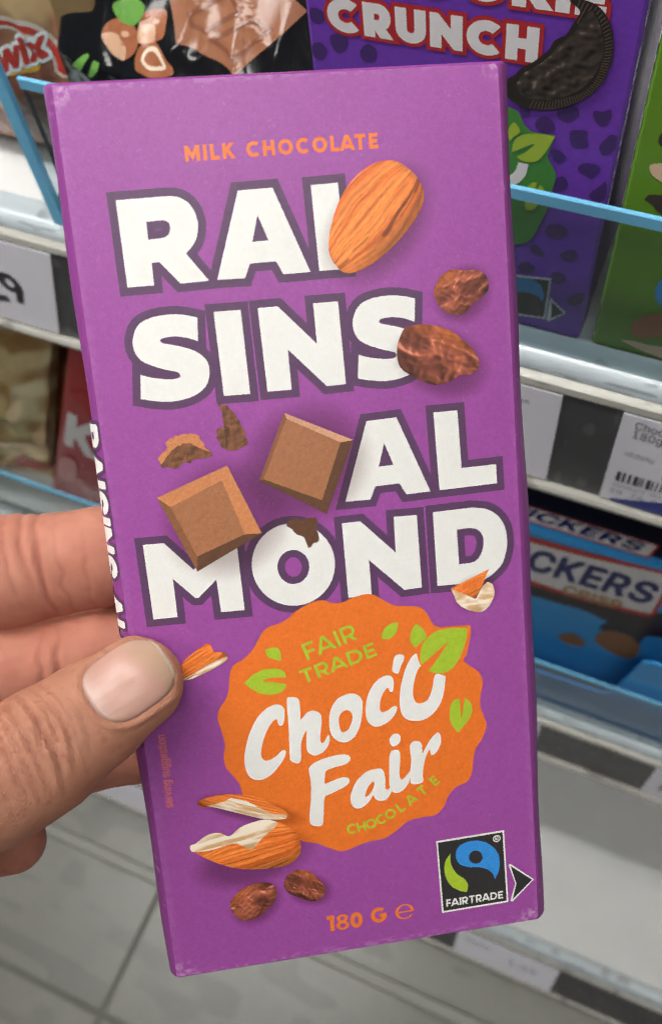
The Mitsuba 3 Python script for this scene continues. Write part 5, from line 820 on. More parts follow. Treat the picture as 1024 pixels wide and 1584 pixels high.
27.6,-22.05,25.76,-21.93,25.5,-21.89,25.28,-21.94,25.11,-22.19,24.87,-22.63,24.71,-24.21,24.34,-26.86,23.91,-29.49,23.19,-30.25,23.09,-30.6,23.1,
-31.56,23.31,-32.1,23.55,-32.66,23.97,-32.9,24.3,-32.98,24.49,-33.03,24.88,-32.92,25.3,-32.77,25.53,-32.25,26.03,-31.32,26.79,-30.91,27.23,-30.83,
27.42,-30.83,27.58,-31.07,28.15,-31.06,28.29]],[[-19.37,35.0,-19.23,35.02,-18.73,34.89,-18.09,34.6,-17.47,34.25,-17.23,34.07,-16.86,33.7,-16.42,33.05,
-15.25,30.81,-14.98,30.14,-14.48,28.54,-14.27,27.65,-14.21,26.9,-14.26,26.61,-14.38,26.4,-14.56,26.24,-15.06,26.05,-17.47,25.61,-18.09,25.56,-18.38,
25.58,-18.87,25.76,-19.3,26.11,-19.66,26.56,-20.24,27.46,-20.55,28.15,-20.68,28.59,-20.71,28.98,-20.64,29.32,-20.48,29.61,-20.02,30.1,-19.75,30.24,
-19.29,30.35,-19.02,30.53,-18.85,30.93,-18.74,31.56,-18.69,32.29,-18.72,33.28,-18.89,33.84,-19.39,34.78,-19.42,34.92]],[[-7.46,8.12,-2.85,8.8,-1.74,
8.84,-1.45,8.76,-1.3,8.62,-1.26,8.43,-1.29,8.21,-1.51,7.56,-1.53,7.4,-2.8,7.21,-3.05,7.11,-3.26,6.95,-3.42,6.72,-3.52,6.4,-3.59,5.49,-3.51,3.08,-4.22,
4.62,-4.76,5.52,-5.2,5.97,-6.59,7.01,-7.0,7.48]]],"choc_top":[[[-31.65,14.89,-20.48,19.36,-16.91,7.26,-27.38,3.63]],[[-5.72,30.87,5.1,24.7,0.09,12.74,
-11.74,18.66]]],"choc_pale":[[[-6.07,32.1,7.85,24.93,5.1,24.7,-5.72,30.87]]]}
INK = {'purple': (0.300, 0.065, 0.296), 'plum': (0.098, 0.042, 0.105), 'white': (0.755, 0.742, 0.705), 'orange': (0.760, 0.165, 0.020), 'lime': (0.36, 0.50, 0.030),
       'text_orange': (0.760, 0.175, 0.030), 'black': (0.028, 0.026, 0.026), 'blue': (0.035, 0.250, 0.640), 'choc_light': (0.54, 0.205, 0.080), 'choc_top': (0.350, 0.140, 0.063),
       'choc_mid': (0.235, 0.092, 0.040), 'choc_shade': (0.115, 0.048, 0.023), 'choc_pale': (0.56, 0.29, 0.18)}
KINDS = list(INK) + ['flesh', 'flesh_001', 'flesh_002', 'flesh_003', 'almond', 'almond_001', 'almond_002', 'almond_003', 'almond_004', 'raisin', 'raisin_001', 'raisin_002', 'raisin_003']
NC = len(INK)
FOOD = {}
def food_frame(g, dark):
    """Centre, long axis and half sizes of a printed piece; dark: the direction its printed shade falls to."""
    r = np.array(g.minimum_rotated_rectangle.exterior.coords)[:4]
    e = [r[1] - r[0], r[2] - r[1]]
    if np.linalg.norm(e[0]) < np.linalg.norm(e[1]): e = e[::-1]
    a, b = np.linalg.norm(e[0]) / 2, np.linalg.norm(e[1]) / 2
    u, w = e[0] / (2 * a), e[1] / (2 * b)
    if w @ dark < 0: w = -w
    return r.mean(0), u, w, a, b
SHADOWS = []
for name in ('almond', 'raisin'):
    for r in ART[name][:1 if name == 'almond' else 9] + (ART[name][3:] if name == 'almond' else []):
        c, u, w, a, b = food_frame(rings_poly(r), np.array([0.5, -1]))
        d = np.array([1.3, -1.6]) if name == 'almond' else np.array([0.7, -1.3])
        SHADOWS.append((*(c + d), *u, a * 1.06, b * 1.12, 0.62))
for cx, cy in ((-21.9, 12.7), (-4.0, 22.6)):
    SHADOWS.append((cx + 1.6, cy - 1.8, 0.90, 0.43, 12.8, 11.6, 0.6))
SHADOWS.append((32.6, -12.6, 1.0, 0.2, 5.0, 4.0, 0.5))
def carton_print(p, n, uv):
    k = dr.floor(uv.x / 10 + 0.5)
    sx, sy = uv.x - 10 * k, uv.y
    x, y = sx * 100, sy * 100
    c = mi.Color3f(*INK['purple'])
    for i, name in enumerate(list(INK)[1:], 1): c = dr.select(k == i, mi.Color3f(*INK[name]), c)
    # cast shadows that are part of the printed picture, on card, lettering and badge alike
    sh = mi.Float(1)
    for cx, cy, ux, uy, a, b, s in SHADOWS:
        dx, dy = x - cx, y - cy
        d = dr.square((dx * ux + dy * uy) / a) + dr.square((dy * ux - dx * uy) / b)
        sh *= 1 - s * (1 - smoothstep(0.35, 1.55, d))
    c = dr.select(k < 4, c * (0.25 + 0.75 * sh) * mi.Color3f(1.0, sh * 0.3 + 0.7, sh * 0.3 + 0.7) ** 0.6, c)
    gs = dr.select(k == 2, 0.35, 1.0)
    grain = 1 + gs * (0.15 * (noise(x * 4.2, y * 4.2, k) - 0.5) + 0.08 * (noise(x * 1.5, y * 1.5, k + 3) - 0.5))
    choc = (k > 7.5) & (k < NC - 0.5)
    crumb = noise(x * 1.1, y * 1.1, 2.0) + 0.3 * noise(x * 3.5, y * 3.5, 2.0) - noise((x - 0.3) * 1.1, (y + 0.4) * 1.1, 2.0) - 0.3 * noise((x - 0.3) * 3.5, (y + 0.4) * 3.5, 2.0)
    shard = choc & (k > 9.5) & (k < 11.5) & (y > 9.5) & (x < -4.0) & (((y > 19.5) & (x < -12)) | (y < 9.6) | (x > -14) & (y < 11))
    c = c * dr.select(choc, (0.86 + 0.28 * noise(x * 5, y * 5, 2.0)) * dr.select(shard, 0.72, 1.0) * (1 - dr.select(shard, 0.8, 0.12) * dr.clip(crumb, -0.6, 0.6)), grain)
    # pictures: s runs along the piece, t across it towards the shaded side
    s, t = sx * 2, sy * 2
    tb = (t + 0.05 * (noise(s * 3, t * 2, k) - 0.5)) / dr.sqrt(dr.maximum(0.25, 1 - 0.75 * s * s))
    stripe = 0.6 * noise(s * 1.1 + k, tb * 8, k) + 0.4 * noise(s * 1.6 + k, tb * 17, k + 2)
    fine = noise(s * 14, tb * 26, k + 9)
    al = mix((0.62, 0.125, 0.018), (0.80, 0.225, 0.042), smoothstep(0.25, 0.75, stripe)) * (0.86 + 0.28 * fine)
    al = al * (1 - 0.55 * smoothstep(0.70, 0.82, noise(s * 2.2 + 5, tb * 11, k + 4)) * smoothstep(-0.2, 0.5, t))
    al = al * (1.12 - 0.66 * smoothstep(0.05, 1.0, t)) * (1 - 0.3 * smoothstep(0.8, 1.0, dr.abs(s)))
    fl = mix((0.60, 0.36, 0.17), (0.86, 0.74, 0.58), smoothstep(0.3, 0.7, fbm(s * 2 + k, t * 3, k))) * (1.05 - 0.25 * smoothstep(0.2, 1, t))
    def wrinkle(a, b):
        """Height of a raisin's folds, for the shading drawn in the picture."""
        qa, qb = a + 0.22 * noise(a * 2 + k, b * 2, 3.0), b + 0.22 * noise(a * 2, b * 2 + k, 7.0)
        return (1 - dr.abs(2 * noise(qa * 1.5 + k, qb * 1.7, k) - 1)) + 0.4 * (1 - dr.abs(2 * noise(qa * 4.6 + 2 * k, qb * 4.2, k) - 1)) + 0.3 * noise(qa * 9, qb * 8, k)
    wr = wrinkle(s, t)
    rel = (wrinkle(s - 0.05, t - 0.09) - wr) * -2.2
    ra = mix((0.140, 0.036, 0.021), (0.320, 0.088, 0.046), smoothstep(0.5, 1.5, wr))
    ra = mix(ra, mi.Color3f(0.50, 0.130, 0.035), 0.7 * smoothstep(-0.25, -0.95, t + 0.25 * (wr - 1)))
    ra = ra * (1 + 0.55 * dr.clip(rel, -0.85, 0.9)) + mi.Color3f(0.24, 0.13, 0.11) * smoothstep(0.45, 1.2, rel) * smoothstep(0.95, 0.4, dr.abs(t))
    ra = ra * (1.22 - 0.45 * (s * s + t * t)) * (1.05 - 0.55 * smoothstep(0.3, 1.05, t))
    def groove(b): return 0.6 * noise(s * 1.2 + k, b * 9, k + 6) + 0.4 * noise(s * 2.2 + k, b * 20, k + 7)
    al = al * (1 + 0.36 * dr.clip((groove(tb) - groove(tb - 0.05)) * 2.2, -0.7, 0.6))
    c = dr.select(k >= NC, fl, c); c = dr.select(k >= NC + 4, al, c); c = dr.select(k >= NC + 9, ra, c)
    # rubbed card: tiny pale specks, and white fibres where folds and corners are worn
    speck = smoothstep(0.80, 0.97, noise(x * 3.1 + 40, y * 3.1, 8.0)) * smoothstep(0.3, 0.8, noise(x * 0.25, y * 0.25, 2.0))
    ex, ey = smoothstep(41.9, 43.4, dr.abs(x)), smoothstep(96.0, 97.6, dr.abs(y))
    corner = smoothstep(38.0, 43.2, dr.abs(x)) * smoothstep(92.5, 97.6, dr.abs(y))
    worn = dr.minimum(1, 0.14 * ex * noise(x * 2, y * 0.8, 1.0) + 0.35 * ey * smoothstep(0.45, 0.8, noise(x * 0.9, y * 2, 1.0)) + 1.1 * corner * smoothstep(0.42, 0.75, fbm(x * 1.1, y * 1.1, 4.0)))
    c = dr.select(k == 0, mix(c, mi.Color3f(0.72, 0.50, 0.68), dr.maximum(0.45 * worn, 0.09 * speck)), c)
    return c
mat('m_print', proc(carton_print), 0.42, specular=0.5)
mat('m_sleeve', proc(lambda p, n, uv: mix((0.235, 0.046, 0.228), (0.62, 0.36, 0.60), 0.25 * smoothstep(0.70, 0.85, fbm(p.x * 500, p.y * 500, p.z * 500)))), 0.42, specular=0.4)
BAR = 'chocolate_bar'
tag(BAR, 'purple raisin and almond milk chocolate carton held upright in the hand', 'chocolate bar')

def skew(x, y):
    """The nominal 86.4 x 195 mm front mapped on its slightly skewed corners."""
    a, b = (x / 43.2 + 1) / 2, (1 - y / 97.5) / 2
    q = CORNERS
    return ((1 - a) * (1 - b))[..., None] * q[0] + (a * (1 - b))[..., None] * q[1] + (a * b)[..., None] * q[2] + ((1 - a) * b)[..., None] * q[3]
gx = np.concatenate([[-43.2, -42.9], np.linspace(-42, 42, 43), [42.9, 43.2]]); gy = np.concatenate([[-97.5, -97.2], np.linspace(-96, 96, 97), [97.2, 97.5]])
X, Y = np.meshgrid(gx, gy)
S = skew(X, Y)
dent = -0.12 * np.exp(-((S[..., 0] - 43) ** 2 + (S[..., 1] - 97) ** 2) / 6) - 0.12 * np.exp(-((S[..., 0] - 43) ** 2 + (S[..., 1] + 98) ** 2) / 5) - 0.1 * np.exp(-((S[..., 0] + 43) ** 2 + (S[..., 1] + 97) ** 2) / 5) - 0.1 * np.exp(-((S[..., 0] + 43) ** 2 + (S[..., 1] - 97.5) ** 2) / 8)
V = np.concatenate([S, (swell(S[..., 0], S[..., 1]) + dent)[..., None]], -1).reshape(-1, 3)
i, j = np.meshgrid(np.arange(len(gy) - 1), np.arange(len(gx) - 1), indexing='ij'); w = len(gx)
Q = np.stack([i * w + j, i * w + j + 1, (i + 1) * w + j + 1, (i + 1) * w + j], -1).reshape(-1, 4)
put(BAR + '__front_panel', (to_world(V), Q), 'm_print', smooth=True, uv=V[:, :2] / 100)
# the bowed sleeve: rings from the front fold round to the back
RINGS = [(0.0, 0.0), (-0.12, 0.30), (-0.45, 0.62), (-1.0, 0.95), (-2.0, 1.45), (-3.5, 1.95), (-5.5, 2.15), (-8.0, 1.9), (-10.3, 1.2), (-11.6, 0.6), (-12.0, 0.1)]
def outline(off):
    """Rounded-corner outline pushed out by off at the sides, less at the ends."""
    pts = []
    n1, n2 = 40, 80
    ends = 0.55 * off
    rt = 1.45 * off                                          # the right side bellies out more
    c = CORNERS + np.array([(-off, ends), (rt, ends), (rt, -ends), (-off, -ends)])
    for a, b, n in ((0, 1, n1), (1, 2, n2), (2, 3, n1), (3, 0, n2)):
        L = np.linalg.norm(c[b] - c[a]); r = 0.7 / L
        t = np.concatenate([[r], np.linspace(0.02, 0.98, n), [1 - r]])
        q = c[a] + (c[b] - c[a]) * t[:, None]
        if a in (1, 3):  # sides bow most at mid length
            q[:, 0] += (1 if a == 1 else -1) * 0.12 * off * np.sin(np.pi * t)
        if a in (1, 3): q[:, 0] += 0.10 * off * (np.sin(q[:, 1] * 0.13 + a) + np.sin(q[:, 1] * 0.043 + 2 * a))
        pts.append(q)
    return np.vstack(pts)
rv = []
for z, off in RINGS:
    o = outline(off)
    zz = np.full(len(o), z)
    rv.append(np.column_stack([o, zz]))
m = len(rv[0]); V = np.vstack(rv)
q = []
for a in range(len(RINGS) - 1):
    for b in range(m):
        q.append((a * m + b, a * m + (b + 1) % m, (a + 1) * m + (b + 1) % m, (a + 1) * m + b))
q = np.array(q)[:, ::-1]
put(BAR + '__side_wall', (to_world(V), q), 'm_sleeve', smooth=True)
bv, bf = tri2d(Polygon(rv[-1][:, :2]))
put(BAR + '__back_panel', (to_world(np.column_stack([bv, np.full(len(bv), -12.0)])), bf[:, ::-1]), 'm_sleeve')

def ink(part, g, kind, lift, frame=None):
    v, f = tri2d(g)
    v3, f = trimesh.remesh.subdivide_to_size(np.column_stack([v, 0 * v[:, 0]]), f, 5.0)
    x, y = v3[:, 0], v3[:, 1]
    if frame is None: uv = np.stack([x, y], 1) / 100
    else:
        c, u, w, a, b = frame
        d = v3[:, :2] - c
        uv = np.stack([d @ u / a / 2, d @ w / b / 2], 1) * 0.98
    uv = uv + [10 * KINDS.index(kind), 0]
    P = np.column_stack([x, y, swell(x, y) + lift])
    return put(numbered(BAR + '__' + part), (to_world(P), f), 'm_print', smooth=True, uv=uv)
letters = [rings_poly(r) for r in ART['letter']]
ink('title_outline', unary_union([g.buffer(1.62, join_style=2, mitre_limit=2.5) for g in letters]), 'plum', 0.05)
for g in letters: ink('title_letter', g, 'white', 0.09)
ink('round_badge', rings_poly(ART['badge'][0]), 'orange', 0.13)
for r in ART['leaf']: ink('badge_leaf', rings_poly(r), 'lime', 0.17)
for r in ART['script']: ink('script_letter', rings_poly(r).buffer(0.05), 'white', 0.17)
ink('badge_line', fit_strokes('FAIR', -6.32, -22.85, 5.3, -19.4, 3.9, 0.155, 0.16), 'lime', 0.17)
ink('badge_line', fit_strokes('TRADE', -7.75, -28.35, 9.3, -23.9, 3.3, 0.17, 0.16), 'lime', 0.17)
def arc_text(text, pts, h, weight=0.0):
    """Letters set along a curve through the points."""
    pts = np.array(pts); t = np.linspace(0, 1, len(pts)); co = [np.polyfit(t, pts[:, i], 3) for i in (0, 1)]
    out = []
    for i, ch in enumerate(text):
        k = (i + 0.5) / len(text)
        x, y = (np.polyval(c, k) for c in co); dx, dy = (np.polyval(np.polyder(c), k) for c in co)
        out.append(place(strokes(ch, h, weight), x, y - 0.3, math.degrees(math.atan2(dy, dx)), 'mid'))
    return unary_union(out)
ink('badge_line', arc_text('CHOCOLATE', [(-1.4, -66.6), (4.32, -66.3), (10.0, -64.33), (15.79, -60.9), (22.6, -56.4)], 2.5, 0.185), 'lime', 0.17)
ink('flavour_line', fit_strokes('MILK CHOCOLATE', -20.34, 82.67, 17.81, 82.54, 2.95, 0.245, 0.22), 'text_orange', 0.06)
ink('weight_line', fit_strokes('180', -7.9, -92.2, 0.7, -92.43, 4.3, 0.245, 0.10), 'text_orange', 0.06)
ink('weight_line', fit_strokes('G', 2.75, -91.95, 6.7, -91.95, 4.2, 0.245), 'text_orange', 0.06)
est = Point(0, 0).buffer(2.05, 24).difference(affinity.scale(Point(0.0, 0.0).buffer(2.05, 24), 0.66, 0.84))
est = est.difference(sbox(0.5, -1.15, 3, -0.24)).union(sbox(-1.6, -0.24, 1.9, 0.14))
ink('weight_mark', affinity.translate(affinity.scale(est, 1.12, 1.0), 10.95, -90.1), 'text_orange', 0.06)
sg = fit_text('serving suggestion', 0, 0, 17.75, 0, 1.95, 0.0, bold=False)
ink('side_note', affinity.translate(affinity.rotate(sg, 88.8, origin=(0, 0)), -39.6, -53.86), 'text_orange', 0.06)
for k, r in enumerate(ART['ftwhite']): ink('fair_mark_frame', rings_poly(r), 'white', 0.05)
for r in ART['ftblack']: ink('fair_mark_panel', rings_poly(r), 'black', 0.09)
ink('fair_mark_swirl', rings_poly(ART['ftblue'][0]), 'blue', 0.13); ink('fair_mark_leaf', rings_poly(ART['ftgreen'][0]), 'lime', 0.13)
ink('fair_mark_lettering', fit_strokes('FAIRTRADE', 21.2, -90.8, 35.3, -91.0, 2.05, 0.20, 0.12), 'white', 0.13)
ring = Point(34.49, -74.56).buffer(0.95).difference(Point(34.49, -74.56).buffer(0.72))
ink('fair_mark_ring', unary_union([ring, fit_text('R', 34.1, -75.1, 34.95, -75.1, 1.1)]), 'white', 0.13)
def rough_edge(g):
    """A crumbly outline for the broken chocolate pieces."""
    q = np.array(g.segmentize(0.35).exterior.coords)[:-1]
    d = meshkit.fbm(np.column_stack([q * 0.9, np.full(len(q), 2.0)]), 3, 51) - 0.5
    c = q.mean(0); n = (q - c) / np.maximum(np.linalg.norm(q - c, axis=1, keepdims=True), 1e-6)
    return Polygon(q + n * (d * 1.5)[:, None]).buffer(0)
for kind, names in (('choc_mid', 'printed_chocolate_shard'), ('choc_light', 'printed_chocolate_face'), ('choc_pale', 'printed_chocolate_face'), ('choc_shade', 'printed_chocolate_face'), ('choc_top', 'printed_chocolate_top')):
    for r in ART[kind]: ink(names, rough_edge(rings_poly(r)) if len(r[0]) > 16 else rings_poly(r), kind, {'choc_mid': 0.17, 'choc_shade': 0.19}.get(kind, 0.18))
for kind, lift, name in (('almond', 0.17, 'printed_almond'), ('flesh', 0.21, 'printed_almond_flesh'), ('raisin', 0.17, 'printed_raisin')):
    for k, r in enumerate(ART[kind]):
        g = rings_poly(r)
        ink(name, g, kind + ('_%03d' % k if k else ''), lift, food_frame(g, np.array([0.5, -1])))
# lettering that runs down the bowed left side
st = fit_text('RAISINS ALMOND', 0, 0, 73, 0, 6.6, 0.05)
def on_side(part, g, kind, lift):
    v, f = tri2d(g)
    v3, f = trimesh.remesh.subdivide_to_size(np.column_stack([v, 0 * v[:, 0]]), f, 1.0)
    zr, orr = np.array([r[0] for r in RINGS]), np.array([r[1] for r in RINGS])
    arc = np.concatenate([[0], np.cumsum(np.hypot(np.diff(zr), np.diff(orr)))])
    a = 7.5 - v3[:, 1]                                   # letters' tops lie at the fold
    z, off = np.interp(a, arc, zr), np.interp(a, arc, orr)
    y = 33.6 - v3[:, 0]
    t = (97.5 - y) / 195
    fold = CORNERS[0, 0] + (CORNERS[3, 0] - CORNERS[0, 0]) * t
    x = fold - off - 0.12 * off * np.sin(np.pi * t) - lift
    put(numbered(BAR + '__' + part), (to_world(np.column_stack([x, y, z + 0.6 * lift])), f), 'm_print', smooth=True, uv=np.stack([x, y], 1) / 100 + [10 * KINDS.index(kind), 0])
on_side('side_lettering_outline', st.buffer(0.75, join_style=2), 'plum', 0.08)
on_side('side_lettering', st, 'white', 0.16)

# ------------------------------------------------------------------ the hand: one surface from rounded bones (carton frame, mm)
def smin(a, b, k):
    h = np.clip(0.5 + 0.5 * (b - a) / k, 0, 1)
    return b * (1 - h) + a * h - k * h * (1 - h)
def bone(p, a, b, ra, rb, flat=1.0, n=(0, 0, 1)):
    """Distance to a tapered bone, flattened along n."""
    n = np.array(n, float); n /= np.linalg.norm(n)
    def f(q): return q + ((q @ n) * (flat - 1))[..., None] * n
    a, b = np.array(a, float), np.array(b, float)
    q, A, B = f(p) if flat != 1 else p, f(a) if flat != 1 else a, f(b) if flat != 1 else b
    d = B - A; L2 = d @ d
    t = np.clip(((q - A) @ d) / L2, 0, 1)
    return np.linalg.norm(q - A - t[..., None] * d, axis=-1) - (ra + (rb - ra) * t)
THUMB_N = np.array([-0.05, 0.52, 0.85]); THUMB_N /= np.linalg.norm(THUMB_N)
TT, TI, TE, TM, TC = (-43.0, -20.2, 8.0), (-63.6, -31.2, 10.6), (-72.3, -35.6, 11.6), (-94.6, -50.6, 5.0), (-132.2, -75.2, -14.0)
def thumb_sdf(p):
    d = bone(p, TT, (-53, -25.5, 9.0), 9.8, 11.0, 1.26, THUMB_N)
    d = smin(d, bone(p, (-53, -25.5, 9.0), TI, 11.0, 12.2, 1.16, THUMB_N), 3)
    d = smin(d, bone(p, TI, TE, 12.5, 12.2, 1.06, THUMB_N), 4)
    d = smin(d, bone(p, TE, TM, 11.5, 13.5), 5)
    return smin(d, bone(p, TM, TC, 14.0, 18.0), 8)
def hand_sdf(p):
    # four fingers: proximal, middle and end bones, each with its own knuckle
    fingers = [
        [((-116.6, -4.5, -31), (-72, -2.0, -26.5), 13.5, 13.2), ((-72, -2, -26.5), (-50, -0.3, -24.0), 12.8, 11.4), ((-50, -0.3, -24.0), (-26, -1.8, -22.4), 11.2, 8.6)],
        [((-127.8, -29.4, -34), (-76, -25.6, -26.4), 13.4, 12.4), ((-76, -25.6, -26.4), (-54, -23.6, -24.2), 12.0, 11.3), ((-54, -23.6, -24.2), (-27, -25.0, -22.2), 11.2, 8.9)],
        [((-135, -55.2, -37), (-84, -50.6, -29), 12.0, 10.6), ((-84, -50.6, -29), (-62, -49.6, -25.5), 10.4, 9.8), ((-62, -49.6, -25.5), (-47, -50.0, -23.5), 9.6, 8.4)],
        [((-136.1, -79.4, -36), (-106, -72.5, -33), 10.5, 9.2), ((-106, -72.5, -33), (-91, -69.8, -24), 9.0, 8.6), ((-91, -69.8, -24), (-80.5, -67.6, -20), 8.5, 7.9)]]
    d = None
    for fg in fingers:
        e = None
        for a, b, ra, rb in fg:
            g = bone(p, a, b, ra, rb); e = g if e is None else smin(e, g, 2.2)
        d = e if d is None else smin(d, e, 0.9)
    palm = None
    for a, b, ra, rb in (((-122, -8, -34), (-168, -68, -34), 14, 20), ((-130, -32, -38), (-170, -74, -34), 14, 20), ((-136, -56, -39), (-172, -82, -34), 13, 19), ((-138, -78, -38), (-174, -90, -34), 12, 18), (TC, (-172, -86, -28), 18, 21), ((-112, -28, -28), (-140, -60, -24), 12, 16)):
        g = bone(p, a, b, ra, rb); palm = g if palm is None else smin(palm, g, 8)
    arm = bone(p, (-172, -80, -33), (-290, -132, -55), 25, 33, 1.2)
    d = smin(smin(d, palm, 5), arm, 14)
    return smin(d, thumb_sdf(p), 3.0)

def surface_net(fn, xs, ys, zs):
    """A closed quad mesh of fn = 0 on a rectilinear grid."""
    nx, ny, nz = len(xs), len(ys), len(zs)
    F = np.empty((nx, ny, nz), np.float32)
    # first every fourth sample, then all samples near the surface
    from scipy.interpolate import RegularGridInterpolator
    ix, iy, iz = (np.unique(np.append(np.arange(0, k, 4), k - 1)) for k in (nx, ny, nz))
    C = fn(np.stack(np.meshgrid(xs[ix], ys[iy], zs[iz], indexing='ij'), -1))
    far = RegularGridInterpolator((xs[ix], ys[iy], zs[iz]), C)
    for i in range(nx):
        g = np.stack(np.meshgrid([xs[i]], ys, zs, indexing='ij'), -1)[0].reshape(-1, 3)
        f = far(g)
        step = 1.0 + 3.2 * max(0.55, xs[min(i + 1, nx - 1)] - xs[i])
        m = np.abs(f) < np.where((g[:, 1] > -86) & (g[:, 1] < 26) & (g[:, 2] > -42), step, 12.0)
        f[m] = fn(g[m]); F[i] = f.reshape(ny, nz)
    S = F < 0
    c = sum(S[a:nx - 1 + a, b:ny - 1 + b, k:nz - 1 + k].astype(np.int8) for a in (0, 1) for b in (0, 1) for k in (0, 1))
    cells = np.argwhere((c > 0) & (c < 8))
    idx = -np.ones((nx - 1, ny - 1, nz - 1), np.int64); idx[tuple(cells.T)] = np.arange(len(cells))
    G = [np.asarray(xs), np.asarray(ys), np.asarray(zs)]
    acc, cnt = np.zeros((len(cells), 3)), np.zeros(len(cells))
    off = np.array([(a, b, k) for a in (0, 1) for b in (0, 1) for k in (0, 1)])
    for m in range(8):
        for ax in range(3):
            if off[m][ax] == 0:
                o2 = off[m].copy(); o2[ax] = 1
                A, B = cells + off[m], cells + o2
                fa, fb = F[tuple(A.T)].astype(float), F[tuple(B.T)].astype(float)
                hit = (fa < 0) != (fb < 0)
                t = np.where(hit, fa / np.where(hit, fa - fb, 1), 0)
                P = np.stack([G[k][A[:, k]] for k in range(3)], 1)
                P[:, ax] += t * (G[ax][B[:, ax]] - G[ax][A[:, ax]])
                acc += np.where(hit[:, None], P, 0); cnt += hit
    V = acc / cnt[:, None]
    quads = []
    for ax in range(3):
        sl0, sl1 = [slice(None)] * 3, [slice(None)] * 3
        sl0[ax], sl1[ax] = slice(0, -1), slice(1, None)
        E = np.argwhere(S[tuple(sl0)] != S[tuple(sl1)])
        u, w = (ax + 1) % 3, (ax + 2) % 3
        ok = (E[:, u] > 0) & (E[:, w] > 0) & (E[:, u] < F.shape[u] - 1) & (E[:, w] < F.shape[w] - 1)
        E = E[ok]
        def cell(du, dw):
            q = E.copy(); q[:, u] += du; q[:, w] += dw
            return idx[tuple(q.T)]
        Q = np.stack([cell(-1, -1), cell(0, -1), cell(0, 0), cell(-1, 0)], 1)
        flip = ~S[tuple(E.T)]
        Q[flip] = Q[flip][:, ::-1]
        quads.append(Q)
    return V, np.vstack(quads)
def graded(a, b, c, fine, coarse_max):
    """Fine steps from b to c, growing steps from b down to a."""
    out, x, s = list(np.arange(c, b, -fine)), b, fine
    while x > a:
        out.append(x); s = min(s * 1.12, coarse_max); x -= s
    return np.array(out[::-1])
gx = graded(-262, -92, -12, 0.55, 3.0)
gy = np.concatenate([np.arange(-190, -86, 2.0), np.arange(-86, 26, 0.55), np.arange(26, 44, 2)])
gz = np.concatenate([np.arange(-100, -42, 2.0), np.arange(-42, 30, 0.55)])
HV, HQ = surface_net(hand_sdf, gx, gy, gz)
def normals_of(fn, v, e=0.15):
    g = np.stack([fn(v + d) - fn(v - d) for d in np.eye(3) * e], -1)
    return g / np.maximum(np.linalg.norm(g, axis=1, keepdims=True), 1e-9)
for _ in range(2):   # pull the net on to the true surface
    n = normals_of(hand_sdf, HV); HV = HV - n * np.clip(hand_sdf(HV), -0.6, 0.6)[:, None]
HN = normals_of(hand_sdf, HV)

# thumb frame: s runs from the tip along the bone, v across, h out of the back of the thumb
AX = np.array(TI, float) - np.array(TT, float); AX -= (AX @ THUMB_N) * THUMB_N; AX /= np.linalg.norm(AX)
SD = np.cross(THUMB_N, AX)
def thumb_coords(p):
    d = p - np.array(TT); return d @ AX, d @ SD, d @ THUMB_N
NAIL_C, NAIL_L, NAIL_W = ((0.3, -0.5), 8.7, 7.7)
def nail_q(s, v):
    """< 1 inside the nail's outline (a rounded square)."""
    a, b = (s - NAIL_C[0]) / NAIL_L, (v - NAIL_C[1]) / NAIL_W
    return (np.abs(a) ** 3.0 + np.abs(b) ** 3.0) ** (1 / 3.0)
s, v, h = thumb_coords(HV)
near = (h > 0) & (s < 60) & (s > -20) & (np.abs(v) < 22)
top = near * np.clip(HN @ THUMB_N * 1.6 - 0.15, 0, 1)
disp = np.zeros(len(HV))
q = nail_q(s, v)
disp += near * (-0.55 * np.clip((1.02 - q) / 0.06, 0, 1) + 0.42 * np.exp(-((q - 1.10) / 0.055) ** 2) * (s > NAIL_C[0] - NAIL_L * 0.75))
# knuckle folds: arcs across the back of the joint
for k, (s0, w, dep, bend) in enumerate(((11.6, 0.5, 0.16, 0.030), (13.4, 0.5, 0.28, 0.028), (15.2, 0.65, 0.52, 0.026), (16.9, 0.5, 0.36, 0.024), (18.8, 0.75, 0.70, 0.022), (20.5, 0.5, 0.40, 0.020), (22.3, 0.75, 0.66, 0.018), (24.6, 0.6, 0.46, 0.016), (27.2, 0.7, 0.40, 0.012), (31.0, 0.6, 0.22, 0.010))):
    wob = 0.55 * (meshkit.noise(np.stack([v * 0.22, s * 0.05, 0 * s + k], -1), 5) - 0.5) + 0.16 * (meshkit.noise(np.stack([v * 0.8, s * 0.1, 0 * s + k], -1), 6) - 0.5)
    dd = s - s0 - bend * (v + 1.5) ** 2 - 1.6 * wob
    ext = np.clip(1.25 - np.abs(v + 0.5) / (9.5 + 1.5 * np.sin(k * 2.1)), 0, 1)
    disp -= 1.4 * top * dep * ext * (np.exp(-(dd / w) ** 2) - 0.55 * np.exp(-((dd - 1.25) / 0.95) ** 2) - 0.4 * np.exp(-((dd + 1.25) / 0.9) ** 2))
# fine crossed lines
P = np.stack([s * 0.9, v * 0.35, h * 0.35], -1)
disp += 0.10 * near * (meshkit.noise(P * 1.6, 8) - 0.5) + 0.10 * (meshkit.fbm(HV * 0.25, 3, 9) - 0.5) * 2
lines = 1 - np.abs(2 * meshkit.noise(np.stack([(s + 0.5 * v) * 0.75, (v - 0.5 * s) * 0.16, 0 * s], -1), 12) - 1)
disp -= 0.10 * top * np.clip((lines - 0.86) / 0.14, 0, 1) * np.clip((s - 9) / 5, 0, 1)
